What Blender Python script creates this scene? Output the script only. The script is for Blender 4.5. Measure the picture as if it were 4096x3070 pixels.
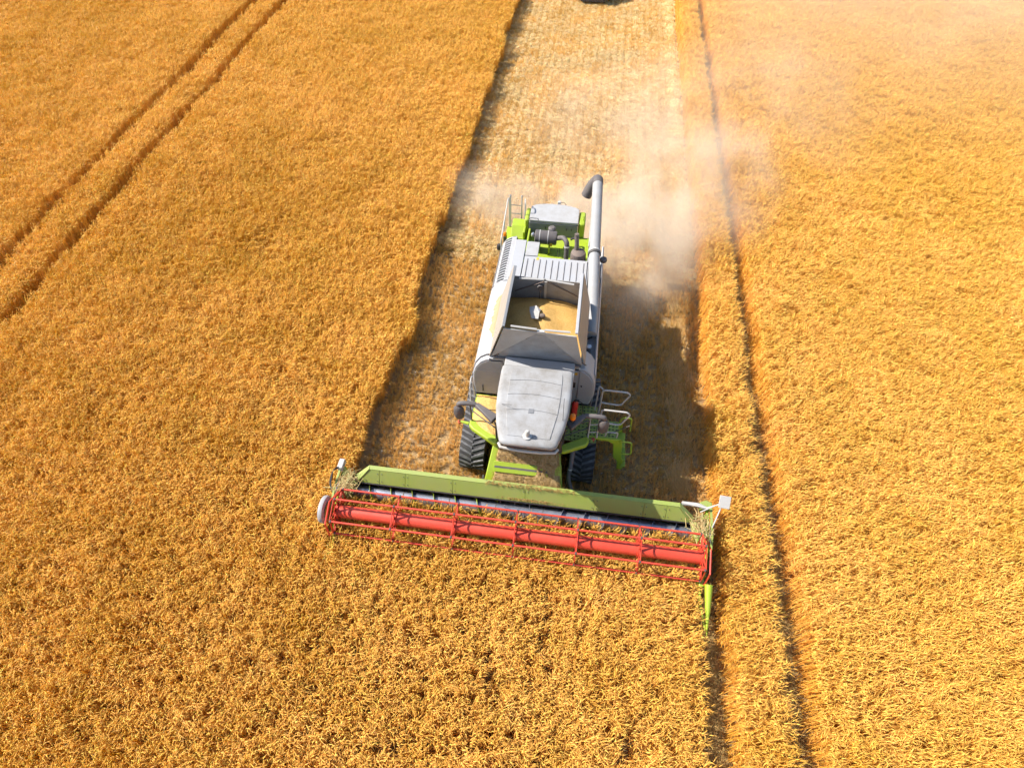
import bpy, bmesh, math, random
import numpy as np
from mathutils import Vector, Matrix
random.seed(7); rng = np.random.default_rng(11)
R = math.radians
for o in list(bpy.data.objects): bpy.data.objects.remove(o)
S = bpy.context.scene
COL = S.collection

# ---------------------------------------------------------------- camera, sky, sun, exposure
cam = bpy.data.cameras.new("camera"); cam_o = bpy.data.objects.new("camera", cam); COL.objects.link(cam_o)
cam.sensor_width = 36.0; cam.lens = 20.98; cam.clip_start = 0.1; cam.clip_end = 2000
cam_o.location = (0.74, -5.92, 14.6)
cam_o.rotation_euler = (R(90 - 51.918), 0, R(7.766))
S.camera = cam_o

SUN_DIR = Vector((1.0, -0.07, -1.0)).normalized()           # the way the light travels
sun = bpy.data.lights.new("sun", 'SUN'); sun.energy = 5.0; sun.angle = R(0.53); sun.color = (1.0, 0.945, 0.86)
sun_o = bpy.data.objects.new("sun", sun); COL.objects.link(sun_o)
sun_o.rotation_euler = SUN_DIR.to_track_quat('-Z', 'Y').to_euler(); sun_o.location = (-30, 5, 30)

W = bpy.data.worlds.new("World"); S.world = W; W.use_nodes = True
wn = W.node_tree; bg = wn.nodes['Background']; bg.inputs['Strength'].default_value = 0.115
sky = wn.nodes.new('ShaderNodeTexSky'); sky.sky_type = 'NISHITA'; sky.sun_disc = False
sky.sun_elevation = math.asin(-SUN_DIR.z)
sky.sun_rotation = math.atan2(-SUN_DIR.x, -SUN_DIR.y)
sky.air_density = 1.0; sky.dust_density = 1.2; sky.ozone_density = 1.0
wn.links.new(sky.outputs[0], bg.inputs[0])

S.view_settings.view_transform = 'Standard'; S.view_settings.look = 'None'
S.view_settings.exposure = 0.75; S.view_settings.gamma = 1.0; S.view_settings.use_curve_mapping = False
S.render.engine = 'CYCLES'
cy = S.cycles
cy.max_bounces = 5; cy.diffuse_bounces = 2; cy.glossy_bounces = 2; cy.transmission_bounces = 3; cy.volume_bounces = 2
cy.transparent_max_bounces = 8; cy.use_denoising = True; cy.caustics_reflective = False; cy.caustics_refractive = False
cy.volume_max_steps = 96
cy.use_adaptive_sampling = True; cy.adaptive_threshold = 0.03; cy.adaptive_min_samples = 16

# ---------------------------------------------------------------- helpers: nodes and materials
def newmat(name):
    m = bpy.data.materials.new(name); m.use_nodes = True
    return m, m.node_tree, m.node_tree.nodes['Principled BSDF']

def nd(nt, typ, **kw):
    n = nt.nodes.new(typ)
    for k, v in kw.items():
        if k.startswith('i_'):
            n.inputs[k[2:].replace('_', ' ')].default_value = v
        else: setattr(n, k, v)
    return n

def mixc(nt, fac, a, b):
    m = nt.nodes.new('ShaderNodeMix'); m.data_type = 'RGBA'
    for sock, v in ((m.inputs['Factor'], fac), (m.inputs[6], a), (m.inputs[7], b)):
        if hasattr(v, 'is_linked'): nt.links.new(v, sock)
        elif isinstance(v, (int, float)): sock.default_value = v
        else: sock.default_value = (*v, 1)
    return m.outputs[2]

def ramp(nt, src, p0, p1, v0=0.0, v1=1.0):
    r = nt.nodes.new('ShaderNodeMapRange'); r.inputs['From Min'].default_value = p0; r.inputs['From Max'].default_value = p1
    r.inputs['To Min'].default_value = v0; r.inputs['To Max'].default_value = v1; r.clamp = True
    nt.links.new(src, r.inputs['Value']); return r.outputs[0]

def paint(name, col, rough=0.42, dust=0.35, dcol=(0.42, 0.34, 0.23), metallic=0.0, spec=0.5, scale=3.0, up=0.4, bump=0.0):
    """Painted or plastic sheet with settled field dust: patchy, heavier on faces that look up."""
    m, nt, b = newmat(name)
    tc = nd(nt, 'ShaderNodeTexCoord'); co = tc.outputs['Object']
    n1 = nd(nt, 'ShaderNodeTexNoise', i_Scale=scale, i_Detail=7.0, i_Roughness=0.65); nt.links.new(co, n1.inputs['Vector'])
    n2 = nd(nt, 'ShaderNodeTexNoise', i_Scale=scale * 22, i_Detail=4.0, i_Roughness=0.7); nt.links.new(co, n2.inputs['Vector'])
    g = nd(nt, 'ShaderNodeNewGeometry'); sx = nd(nt, 'ShaderNodeSeparateXYZ'); nt.links.new(g.outputs['Normal'], sx.inputs[0])
    upv = ramp(nt, sx.outputs['Z'], 0.0, 0.9, 1.0 - up, 1.0)
    a = ramp(nt, n1.outputs['Fac'], 0.35, 0.72, 0.1, 1.0); c = ramp(nt, n2.outputs['Fac'], 0.3, 0.75, 0.35, 1.0)
    mu = nd(nt, 'ShaderNodeMath', operation='MULTIPLY'); nt.links.new(a, mu.inputs[0]); nt.links.new(c, mu.inputs[1])
    mu2 = nd(nt, 'ShaderNodeMath', operation='MULTIPLY'); nt.links.new(mu.outputs[0], mu2.inputs[0]); nt.links.new(upv, mu2.inputs[1])
    mu3 = nd(nt, 'ShaderNodeMath', operation='MULTIPLY'); nt.links.new(mu2.outputs[0], mu3.inputs[0]); mu3.inputs[1].default_value = dust * 1.6; mu3.use_clamp = True
    nt.links.new(mixc(nt, mu3.outputs[0], col, dcol), b.inputs['Base Color'])
    rr = ramp(nt, mu3.outputs[0], 0.0, 0.6, rough, 0.85); nt.links.new(rr, b.inputs['Roughness'])
    b.inputs['Metallic'].default_value = metallic; b.inputs['Specular IOR Level'].default_value = spec
    if bump:
        bp = nd(nt, 'ShaderNodeBump', i_Strength=bump, i_Distance=0.01); nt.links.new(n2.outputs['Fac'], bp.inputs['Height']); nt.links.new(bp.outputs[0], b.inputs['Normal'])
    return m

MAT = {}
MAT['white'] = paint('white_paint', (0.395, 0.402, 0.42), 0.45, 0.30, (0.33, 0.29, 0.24))
MAT['tube'] = paint('tube_paint', (0.33, 0.33, 0.335), 0.45, 0.5, (0.24, 0.22, 0.19), scale=2.0)
MAT['roof'] = paint('roof_paint', (0.345, 0.348, 0.355), 0.55, 0.75, (0.19, 0.17, 0.145), scale=2.6)
MAT['grey'] = paint('grey_panel', (0.40, 0.40, 0.405), 0.5, 0.5, (0.26, 0.24, 0.21), scale=5)
MAT['galv'] = paint('tank_sheet', (0.33, 0.335, 0.345), 0.5, 0.7, (0.22, 0.20, 0.18), scale=3, up=0.0)
MAT['flap'] = paint('flap_sheet', (0.335, 0.302, 0.260), 0.5, 0.35, (0.30, 0.25, 0.19))
MAT['lime'] = paint('lime_paint', (0.32, 0.43, 0.018), 0.4, 0.28, (0.32, 0.31, 0.12))
MAT['limedust'] = paint('dusty_green_paint', (0.27, 0.345, 0.06), 0.45, 0.5, (0.30, 0.27, 0.14), scale=1.3)
MAT['red'] = paint('red_paint', (0.60, 0.055, 0.028), 0.42, 0.12, (0.50, 0.20, 0.12))
MAT['darkred'] = paint('red_tine_plastic', (0.34, 0.03, 0.02), 0.5, 0.2, (0.40, 0.20, 0.12))
MAT['plastic'] = paint('dark_plastic', (0.085, 0.08, 0.085), 0.55, 0.45, (0.24, 0.19, 0.15))
MAT['slate'] = paint('slate_sheet', (0.15, 0.16, 0.18), 0.4, 0.35, (0.30, 0.28, 0.25))
MAT['black'] = paint('black_rubber', (0.025, 0.025, 0.028), 0.7, 0.25, (0.16, 0.13, 0.10))
MAT['lug'] = paint('worn_lug_rubber', (0.05, 0.05, 0.055), 0.7, 0.75, (0.25, 0.24, 0.24), scale=5, up=0.2)
MAT['frame'] = paint('dark_frame', (0.06, 0.06, 0.06), 0.5, 0.35, (0.20, 0.16, 0.12))
MAT['rail'] = paint('rail_paint', (0.446, 0.437, 0.419), 0.4, 0.35, (0.42, 0.36, 0.28))
MAT['steel'] = paint('polished_auger_steel', (0.36, 0.40, 0.48), 0.27, 0.22, (0.26, 0.22, 0.18), metallic=0.85, scale=2)
MAT['bright'] = paint('bright_metal', (0.62, 0.62, 0.62), 0.28, 0.1, metallic=0.8)
MAT['rust'] = paint('heat_stained_steel', (0.16, 0.13, 0.12), 0.6, 0.7, (0.26, 0.19, 0.14), metallic=0.3, scale=6)
MAT['extred'] = paint('extinguisher_red', (0.55, 0.02, 0.02), 0.3, 0.1)
MAT['sticker'] = paint('yellow_sticker', (0.75, 0.42, 0.03), 0.5, 0.1)
MAT['lens'] = paint('amber_lens', (0.85, 0.22, 0.01), 0.15, 0.03)
MAT['redlens'] = paint('red_lens', (0.5, 0.06, 0.02), 0.3, 0.2)
MAT['tractor'] = paint('tractor_paint', (0.05, 0.11, 0.04), 0.4, 0.3)
m, nt, b = newmat('tinted_glass'); b.inputs['Base Color'].default_value = (0.30, 0.36, 0.35, 1); b.inputs['Roughness'].default_value = 0.03
b.inputs['Transmission Weight'].default_value = 0.9; b.inputs['IOR'].default_value = 1.2; MAT['glass'] = m

def crop_mat(name, trans=0.2, gain=1.0, tint_amt=0.5, gloss=0.35):
    """Dry stalks: colour from the stalk's own attribute, some light passes through."""
    m, nt, b = newmat(name)
    at = nd(nt, 'ShaderNodeAttribute', attribute_name='col')
    ti = nd(nt, 'ShaderNodeAttribute', attribute_name='tint', attribute_type='INSTANCER')
    v = ramp(nt, ti.outputs['Fac'], 0.0, 1.0, 1 - tint_amt * 0.5, 1 + tint_amt * 0.5)
    hs = nd(nt, 'ShaderNodeHueSaturation'); nt.links.new(at.outputs['Color'], hs.inputs['Color'])
    nt.links.new(v, hs.inputs['Value']); nt.links.new(ramp(nt, ti.outputs['Fac'], 0, 1, 1.10, 0.94), hs.inputs['Saturation'])
    b.inputs['Roughness'].default_value = 0.5; b.inputs['Specular IOR Level'].default_value = gloss
    nt.links.new(hs.outputs[0], b.inputs['Base Color'])
    tr = nd(nt, 'ShaderNodeBsdfTranslucent')
    hs2 = nd(nt, 'ShaderNodeHueSaturation', i_Saturation=1.06, i_Value=1.1); nt.links.new(hs.outputs[0], hs2.inputs['Color']); nt.links.new(hs2.outputs[0], tr.inputs['Color'])
    mx = nd(nt, 'ShaderNodeMixShader', i_Fac=trans); nt.links.new(b.outputs[0], mx.inputs[1]); nt.links.new(tr.outputs[0], mx.inputs[2])
    nt.links.new(mx.outputs[0], nt.nodes['Material Output'].inputs['Surface'])
    return m
MAT['crop'] = crop_mat('ripe_barley')
MAT['stub'] = crop_mat('stubble_straw', 0.2, tint_amt=0.5)
MAT['straw'] = crop_mat('chopped_straw', 0.2, tint_amt=0.4)

# soil: pale crumbly field earth
m, nt, b = newmat('field_soil')
tc = nd(nt, 'ShaderNodeTexCoord')
n1 = nd(nt, 'ShaderNodeTexNoise', i_Scale=0.9, i_Detail=8.0, i_Roughness=0.7); nt.links.new(tc.outputs['Object'], n1.inputs['Vector'])
n2 = nd(nt, 'ShaderNodeTexNoise', i_Scale=22.0, i_Detail=6.0, i_Roughness=0.75); nt.links.new(tc.outputs['Object'], n2.inputs['Vector'])
c1 = mixc(nt, ramp(nt, n1.outputs['Fac'], 0.35, 0.65), (0.26, 0.165, 0.075), (0.36, 0.24, 0.115))
c2 = mixc(nt, ramp(nt, n2.outputs['Fac'], 0.40, 0.72), c1, (0.46, 0.33, 0.18))
nt.links.new(c2, b.inputs['Base Color']); b.inputs['Roughness'].default_value = 0.95; b.inputs['Specular IOR Level'].default_value = 0.1
bp = nd(nt, 'ShaderNodeBump', i_Strength=0.8, i_Distance=0.04); nt.links.new(n2.outputs['Fac'], bp.inputs['Height']); nt.links.new(bp.outputs[0], b.inputs['Normal'])
MAT['soil'] = m

# grain: small kernels as cell relief
m, nt, b = newmat('barley_grain')
tc = nd(nt, 'ShaderNodeTexCoord')
vo = nd(nt, 'ShaderNodeTexVoronoi', i_Scale=70.0); nt.links.new(tc.outputs['Object'], vo.inputs['Vector'])
n2 = nd(nt, 'ShaderNodeTexNoise', i_Scale=5.0, i_Detail=5.0); nt.links.new(tc.outputs['Object'], n2.inputs['Vector'])
sh = nd(nt, 'ShaderNodeSeparateColor'); nt.links.new(vo.outputs['Color'], sh.inputs[0])
c1 = mixc(nt, sh.outputs[0], (0.56, 0.31, 0.07), (0.80, 0.52, 0.18)); c2 = mixc(nt, ramp(nt, n2.outputs['Fac'], 0.35, 0.7, 0, 0.5), c1, (0.68, 0.39, 0.10))
nt.links.new(c2, b.inputs['Base Color']); b.inputs['Roughness'].default_value = 0.6
bp = nd(nt, 'ShaderNodeBump', i_Strength=0.9, i_Distance=0.012, invert=True); nt.links.new(vo.outputs['Distance'], bp.inputs['Height']); nt.links.new(bp.outputs[0], b.inputs['Normal'])
MAT['grain'] = m
MAT['spill'] = paint('spilled_grain_dust', (0.42, 0.28, 0.155), 0.8, 0.3, (0.38, 0.27, 0.16), scale=8, bump=0.4)
m, nt, b = newmat('chaff_mat')
tc = nd(nt, 'ShaderNodeTexCoord')
n1 = nd(nt, 'ShaderNodeTexNoise', i_Scale=18.0, i_Detail=8.0, i_Roughness=0.8); nt.links.new(tc.outputs['Object'], n1.inputs['Vector'])
nt.links.new(mixc(nt, ramp(nt, n1.outputs['Fac'], 0.3, 0.7), (0.26, 0.15, 0.05), (0.58, 0.40, 0.19)), b.inputs['Base Color']); b.inputs['Roughness'].default_value = 0.95
bp = nd(nt, 'ShaderNodeBump', i_Strength=1.0, i_Distance=0.03); nt.links.new(n1.outputs['Fac'], bp.inputs['Height']); nt.links.new(bp.outputs[0], b.inputs['Normal'])
MAT['chaff'] = m

# ---------------------------------------------------------------- helpers: objects and meshes
def link(o, parent=None):
    COL.objects.link(o)
    if parent is not None: o.parent = parent
    return o

def tag(o, label=None, cat=None, kind=None, group=None):
    for k, v in (('label', label), ('category', cat), ('kind', kind), ('group', group)):
        if v: o[k] = v
    return o

def empty(name, loc=(0, 0, 0), parent=None):
    o = bpy.data.objects.new(name, None); o.empty_display_size = 0.2; link(o, parent); o.location = loc; return o

class MB:
    def __init__(s): s.v = []; s.f = []
    def add(s, vs, fs):
        k = len(s.v); s.v += [tuple(p) for p in vs]; s.f += [tuple(i + k for i in f) for f in fs]; return s
    def hexa(s, p):           # p: bottom 4 (ccw from above), top 4
        return s.add(p, [(3, 2, 1, 0), (4, 5, 6, 7), (0, 1, 5, 4), (1, 2, 6, 5), (2, 3, 7, 6), (3, 0, 4, 7)])
    def box(s, x0, x1, y0, y1, z0, z1):
        return s.hexa([(x0, y0, z0), (x1, y0, z0), (x1, y1, z0), (x0, y1, z0), (x0, y0, z1), (x1, y0, z1), (x1, y1, z1), (x0, y1, z1)])
    def prism(s, poly, axis, a, b):
        """poly: 2D points; axis 'x': (y,z), 'y': (x,z), 'z': (x,y)"""
        def P(q, t): return {'x': (t, q[0], q[1]), 'y': (q[0], t, q[1]), 'z': (q[0], q[1], t)}[axis]
        n = len(poly); vs = [P(q, a) for q in poly] + [P(q, b) for q in poly]
        fs = [tuple(range(n))[::-1], tuple(range(n, 2 * n))] + [(i, (i + 1) % n, n + (i + 1) % n, n + i) for i in range(n)]
        return s.add(vs, fs)
    def plate(s, quad, t):
        """thin sheet from a quad (list of 4 points), thickness t along its normal"""
        q = [Vector(p) for p in quad]; n = (q[1] - q[0]).cross(q[3] - q[0]).normalized() * t
        return s.hexa([p - n for p in q] + [Vector(p) for p in q])
    def poly_plate(s, pts, t):
        q = [Vector(p) for p in pts]; k = len(q)
        n = sum(((q[i] - q[0]).cross(q[i + 1] - q[0]) for i in range(1, k - 1)), Vector()).normalized() * t
        vs = [p - n for p in q] + q
        return s.add(vs, [tuple(range(k))[::-1], tuple(range(k, 2 * k))] + [(i, (i + 1) % k, k + (i + 1) % k, k + i) for i in range(k)])
    def tube(s, path, r, n=8, caps=True):
        P = [Vector(p) for p in path]; rr = r if hasattr(r, '__len__') else [r] * len(P)
        t0 = (P[1] - P[0]).normalized(); u = t0.orthogonal().normalized(); rings = []
        for i, p in enumerate(P):
            if 0 < i < len(P) - 1: t = ((P[i + 1] - p).normalized() + (p - P[i - 1]).normalized()).normalized()
            elif i == 0: t = t0
            else: t = (p - P[i - 1]).normalized()
            u = (u - t * u.dot(t)).normalized(); w = t.cross(u)
            rings.append([p + (u * math.cos(2 * math.pi * k / n) + w * math.sin(2 * math.pi * k / n)) * rr[i] for k in range(n)])
        vs = [q for g in rings for q in g]; fs = []
        for i in range(len(P) - 1):
            for k in range(n):
                a, b = i * n + k, i * n + (k + 1) % n; fs.append((a, b, b + n, a + n))
        if caps: fs += [tuple(range(n))[::-1], tuple(range((len(P) - 1) * n, len(P) * n))]
        return s.add(vs, fs)
    def cyl(s, p, q, r, n=20): return s.tube([p, q], r, n)
    def lathe(s, prof, c, axis='z', n=24):
        """prof: (radius, along) pairs; closed by caps"""
        vs = []
        for r, h in prof:
            for k in range(n):
                a = 2 * math.pi * k / n; u, w = r * math.cos(a), r * math.sin(a)
                p = {'z': (u, w, h), 'x': (h, u, w), 'y': (w, h, u)}[axis]; vs.append((c[0] + p[0], c[1] + p[1], c[2] + p[2]))
        fs = []
        for i in range(len(prof) - 1):
            for k in range(n):
                a, b = i * n + k, i * n + (k + 1) % n; fs.append((a, b, b + n, a + n))
        fs += [tuple(range(n))[::-1], tuple(range((len(prof) - 1) * n, len(prof) * n))]
        return s.add(vs, fs)
    def perf(s, x0, x1, y0, y1, z, nx, ny, hr, t=0.03):
        """sheet with a grid of round holes"""
        dx, dy = (x1 - x0) / nx, (y1 - y0) / ny
        for i in range(nx):
            for j in range(ny):
                cx, cyy = x0 + (i + .5) * dx, y0 + (j + .5) * dy; vs = []
                for k in range(8):
                    a = R(45 * k); ca, sa = math.cos(a), math.sin(a); m_ = max(abs(ca), abs(sa))
                    vs.append((cx + ca / m_ * dx / 2, cyy + sa / m_ * dy / 2, z))
                for zz in (z, z - t):
                    for k in range(8):
                        a = R(45 * k); vs.append((cx + math.cos(a) * hr, cyy + math.sin(a) * hr, zz))
                s.add(vs, [(k, (k + 1) % 8, 8 + (k + 1) % 8, 8 + k) for k in range(8)] + [(8 + k, 8 + (k + 1) % 8, 16 + (k + 1) % 8, 16 + k) for k in range(8)])
        return s
    def mesh(s, name, mat, ang=35):
        me = bpy.data.meshes.new(name); me.from_pydata(s.v, [], s.f); me.update()
        bm = bmesh.new(); bm.from_mesh(me); bmesh.ops.recalc_face_normals(bm, faces=bm.faces); bm.to_mesh(me); bm.free()
        me.materials.append(MAT[mat]); me.shade_smooth(); me.set_sharp_from_angle(angle=R(ang)); return me
    def build(s, name, mat, parent=None, bevel=0, seg=2, ang=35):
        o = bpy.data.objects.new(name, s.mesh(name, mat, ang)); link(o, parent)
        if bevel:
            b = o.modifiers.new('bevel', 'BEVEL'); b.width = bevel; b.segments = seg; b.limit_method = 'ANGLE'; b.angle_limit = R(40)
        return o

def arc_path(pts, rad=0.08, n=4):
    """polyline with rounded corners"""
    P = [Vector(p) for p in pts]; out = [P[0]]
    for i in range(1, len(P) - 1):
        a, b, c = P[i - 1], P[i], P[i + 1]; d1 = (a - b); d2 = (c - b); r = min(rad, d1.length * .45, d2.length * .45)
        p, q = b + d1.normalized() * r, b + d2.normalized() * r
        for k in range(n + 1):
            t = k / n; out.append(p * (1 - t) ** 2 + b * 2 * t * (1 - t) + q * t * t)
    out.append(P[-1]); return out

# ---------------------------------------------------------------- ground
LEFT_EDGE, RIGHT_EDGE = -4.52, 4.62
g = MB(); g.add([(-400, -300, 0), (400, -300, 0), (400, 700, 0), (-400, 700, 0)], [(0, 1, 2, 3)])
tag(g.build('ground', 'soil'), kind='structure')

# ---------------------------------------------------------------- scattered stalks: noise fields, templates, instancer
class Noise:
    def __init__(s, seed, cell):
        s.g = np.random.default_rng(seed).random((257, 257)); s.c = cell
    def __call__(s, x, y):
        u, v = np.asarray(x) / s.c + 500.3, np.asarray(y) / s.c + 500.7
        i, j = np.floor(u).astype(int), np.floor(v).astype(int); fu, fv = u - i, v - j
        fu, fv = fu * fu * (3 - 2 * fu), fv * fv * (3 - 2 * fv); G = s.g; i0, i1, j0, j1 = i % 257, (i + 1) % 257, j % 257, (j + 1) % 257
        return (G[i0, j0] * (1 - fu) + G[i1, j0] * fu) * (1 - fv) + (G[i0, j1] * (1 - fu) + G[i1, j1] * fu) * fv

def stalk_mesh(name, v, f, c, mat):
    me = bpy.data.meshes.new(name); me.from_pydata(v, [], f); me.update()
    a = me.color_attributes.new('col', 'FLOAT_COLOR', 'POINT')
    a.data.foreach_set('color', np.concatenate([np.array(c, dtype=np.float32), np.ones((len(c), 1), np.float32)], 1).ravel())
    me.materials.append(MAT[mat]); me.shade_smooth(); return me

def jitc(c, amt, r):
    k = 1 + r.normal(0, amt); return (min(.95, c[0] * k), min(.95, c[1] * k * (1 + r.normal(0, .04))), min(.9, c[2] * k))

EAR, STEM, LEAF = (0.96, 0.525, 0.105), (0.88, 0.46, 0.085), (0.80, 0.40, 0.075)
def tuft(seed, n=30, rad=0.15, h0=0.78, square=0.0):
    r = np.random.default_rng(seed); V = []; F = []; C = []
    cl = [((-.21, -.07, .07, .21)[k % 4] + r.normal(0, .022), r.uniform(-.29, .29), r.normal(0, .065), r.normal(0, .09), r.normal(0, .03), r.normal(0, .035), r.normal(0.15, .8)) for k in range(32)]
    def ring_tube(P, rad_, sides, col):
        k0 = len(V); P = [Vector(p) for p in P]; u = Vector((1, 0.3, 0.1))
        for i, p in enumerate(P):
            t = (P[min(i + 1, len(P) - 1)] - P[max(i - 1, 0)]).normalized(); u = (u - t * u.dot(t)).normalized(); w = t.cross(u)
            for k in range(sides):
                a = 2 * math.pi * k / sides; V.append(tuple(p + (u * math.cos(a) + w * math.sin(a)) * rad_[i])); C.append(col)
        for i in range(len(P) - 1):
            for k in range(sides):
                a, b = k0 + i * sides + k, k0 + i * sides + (k + 1) % sides; F.append((a, b, b + sides, a + sides))
    def ribbon(P, w_, col):
        k0 = len(V); side = Vector((r.normal(), r.normal(), r.normal() * .4)).normalized()
        for p, w in zip(P, w_):
            p = Vector(p); V.append(tuple(p - side * w)); V.append(tuple(p + side * w)); C.extend([col, col])
        for i in range(len(P) - 1): F.append((k0 + 2 * i, k0 + 2 * i + 1, k0 + 2 * i + 3, k0 + 2 * i + 2))
    for i in range(n):
        a0, d0 = r.random() * 6.283, rad * math.sqrt(r.random()); b0 = Vector((math.cos(a0) * d0, math.sin(a0) * d0, 0))
        if square: b0 = Vector((r.uniform(-.5, .5) * square, r.uniform(-.5, .5) * square, 0))
        ck = min(cl, key=lambda c: (c[0] - b0.x) ** 2 + (c[1] - b0.y) ** 2) if square else (0, 0, 0, 0, 0, 0, 0)
        dk = math.hypot(ck[0] - b0.x, (ck[1] - b0.y) * .62) if square else 0
        if dk > .022 + .058 * r.random(): continue
        h = h0 * r.normal(1, .05) * (1 + ck[2]); th = ck[6] + r.normal(0, .75); dr = Vector((math.cos(th), math.sin(th), 0)); le = abs(r.normal(.06, .045))
        shift = Vector((ck[4], ck[5], 0))
        top = b0 + shift + dr * le + Vector((0, 0, h)); mid = b0 + shift * .4 + dr * le * .35 + Vector((0, 0, h * .55))
        kc = 1 + ck[3]; ribbon([b0, mid, top], [.0045, .004, .003], tuple(q * kc for q in jitc(STEM, .14, r)))
        nod = r.normal(1.15, .42); el = r.normal(.080, .012); L_ = []; p = top.copy(); ang = .3
        for k in range(5):
            L_.append(p.copy()); ang = .3 + (nod - .3) * (k / 3.0) ** .8; p = p + (dr * math.sin(ang) + Vector((0, 0, math.cos(ang)))) * (el / 3.6)
        ec = tuple(min(.95, q * kc) for q in jitc(EAR, .20, r))
        ring_tube(L_, [.003, .0078, .0088, .0065, .0015], 4, ec)
        tip = L_[-2]
        for k in range(2):
            d = (L_[-1] - L_[1]).normalized() + Vector((r.normal(), r.normal(), r.normal())) * .28
            ribbon([L_[2 if k else 3], tip + d * .085], [.0035, .001], jitc(EAR, .12, r))
        for _ in range(int(r.integers(0, 3))):
            t2 = r.random() * 6.283; d2 = Vector((math.cos(t2), math.sin(t2), 0)); z0 = h * r.uniform(.2, .72)
            q = b0 + dr * le * .5 + Vector((0, 0, z0)); ribbon([q, q + d2 * .07 + Vector((0, 0, .05)), q + d2 * .15 - Vector((0, 0, .03))], [.005, .009, .002], jitc(LEAF, .16, r))
    return V, F, C

def template_collection(name, meshes, c=None):
    c = c or bpy.data.collections.new(name)
    for i, me in enumerate(meshes): c.objects.link(bpy.data.objects.new('%s_%02d' % (name, i), me))
    return c

def scatter(name, pos, rot, scl, idx, tint, coll):
    n = len(pos); me = bpy.data.meshes.new(name); me.vertices.add(n); me.vertices.foreach_set('co', np.asarray(pos, np.float32).ravel())
    a = me.attributes.new('rot', 'FLOAT_VECTOR', 'POINT'); a.data.foreach_set('vector', np.asarray(rot, np.float32).ravel())
    a = me.attributes.new('scl', 'FLOAT_VECTOR', 'POINT'); a.data.foreach_set('vector', np.asarray(scl, np.float32).ravel())
    a = me.attributes.new('idx', 'INT', 'POINT'); a.data.foreach_set('value', np.asarray(idx, np.int32))
    a = me.attributes.new('tint', 'FLOAT', 'POINT'); a.data.foreach_set('value', np.asarray(tint, np.float32))
    me.update(); o = bpy.data.objects.new(name, me); link(o)
    ng = bpy.data.node_groups.new(name + '_nodes', 'GeometryNodeTree')
    ng.interface.new_socket('Geometry', in_out='INPUT', socket_type='NodeSocketGeometry'); ng.interface.new_socket('Geometry', in_out='OUTPUT', socket_type='NodeSocketGeometry')
    gi, go = ng.nodes.new('NodeGroupInput'), ng.nodes.new('NodeGroupOutput')
    ip = ng.nodes.new('GeometryNodeInstanceOnPoints'); ci = ng.nodes.new('GeometryNodeCollectionInfo')
    ci.inputs['Collection'].default_value = coll; ci.inputs['Separate Children'].default_value = True; ci.inputs['Reset Children'].default_value = True
    ip.inputs['Pick Instance'].default_value = True
    ng.links.new(gi.outputs[0], ip.inputs['Points']); ng.links.new(ci.outputs[0], ip.inputs['Instance'])
    for nm, ty, sock in (('rot', 'FLOAT_VECTOR', 'Rotation'), ('scl', 'FLOAT_VECTOR', 'Scale'), ('idx', 'INT', 'Instance Index')):
        na = ng.nodes.new('GeometryNodeInputNamedAttribute'); na.data_type = ty; na.inputs['Name'].default_value = nm
        ng.links.new(na.outputs['Attribute'], ip.inputs[sock])
    ng.links.new(ip.outputs[0], go.inputs[0])
    md = o.modifiers.new('stalks', 'NODES'); md.node_group = ng
    return o

STAND = template_collection('barley_patch', [stalk_mesh('barley_patch', *tuft(200 + i, n=290, square=.56), 'crop') for i in range(14)])
nA, nB, nC, nD, nE, nF = Noise(1, 5.0), Noise(2, 1.4), Noise(3, .42), Noise(4, .75), Noise(5, 2.2), Noise(6, 9.0)
nG = Noise(8, .9); nH = Noise(9, .35)

def in_view(x, y, mx=1.5):
    """keep what the picture can see from here or from a few steps to the side"""
    yr = y + 5.92
    return (x > -13.5 - mx - .82 * yr) & (x < 12.0 + mx + .46 * yr) & (yr > -2.2)

STEP = .5
def crop_block(name, y0, y1, spans, label):
    """rows of half-metre patches; spans(y) gives the stretch of standing crop, so that edges stay ragged but continuous"""
    r = np.random.default_rng(len(label) * 31); xs, ys = [], []
    for y in np.arange(y0, y1, STEP):
        for a, b_ in spans(y):
            n = max(1, int(round((b_ - a) / STEP))); q = a + (np.arange(n) + .5) * (b_ - a) / n
            xs.append(q); ys.append(np.full(n, y))
    x = np.concatenate(xs); y = np.concatenate(ys) + r.normal(0, .02, len(x)); k = in_view(x, y); x, y = x[k], y[k]; m_ = len(x)
    hgt = .93 + .12 * nA(x, y) + .12 * (nB(x, y) - .5) + .09 * (nC(x, y) - .5) + r.normal(0, .025, m_)
    lx = .05 + .10 * (nE(x, y) - .5) + .09 * (nG(x, y) - .5) + r.normal(0, .025, m_) + np.clip((x - 2) * .012, 0, .14)
    ly = .09 * (nE(x + 31, y + 9) - .5) + .09 * (nG(x + 11, y - 5) - .5) + r.normal(0, .03, m_)
    spin = r.normal(0, .10, m_)
    rot = np.zeros((m_, 3))
    for i in range(m_): rot[i] = (Matrix.Rotation(lx[i], 3, 'Y') @ Matrix.Rotation(-ly[i], 3, 'X') @ Matrix.Rotation(spin[i], 3, 'Z')).to_euler('XYZ')
    s_ = r.normal(1, .03, m_); scl = np.stack([s_, s_ * r.choice([-1, 1], m_), hgt], 1)
    ti = np.clip(.55 + .05 * np.clip((x + 1) / 9, 0, 1) + .20 * (nF(x, y) - .5) + .22 * (nB(x + 7, y + 3) - .5) + r.normal(0, .05, m_), 0, 1)  # tint rises to the right, painting in the paler front-lit look there
    o = scatter(name, np.stack([x, y, np.zeros(m_)], 1), rot, scl, r.integers(0, 14, m_), ti, STAND)
    return tag(o, label, 'crop', 'stuff')

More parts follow.
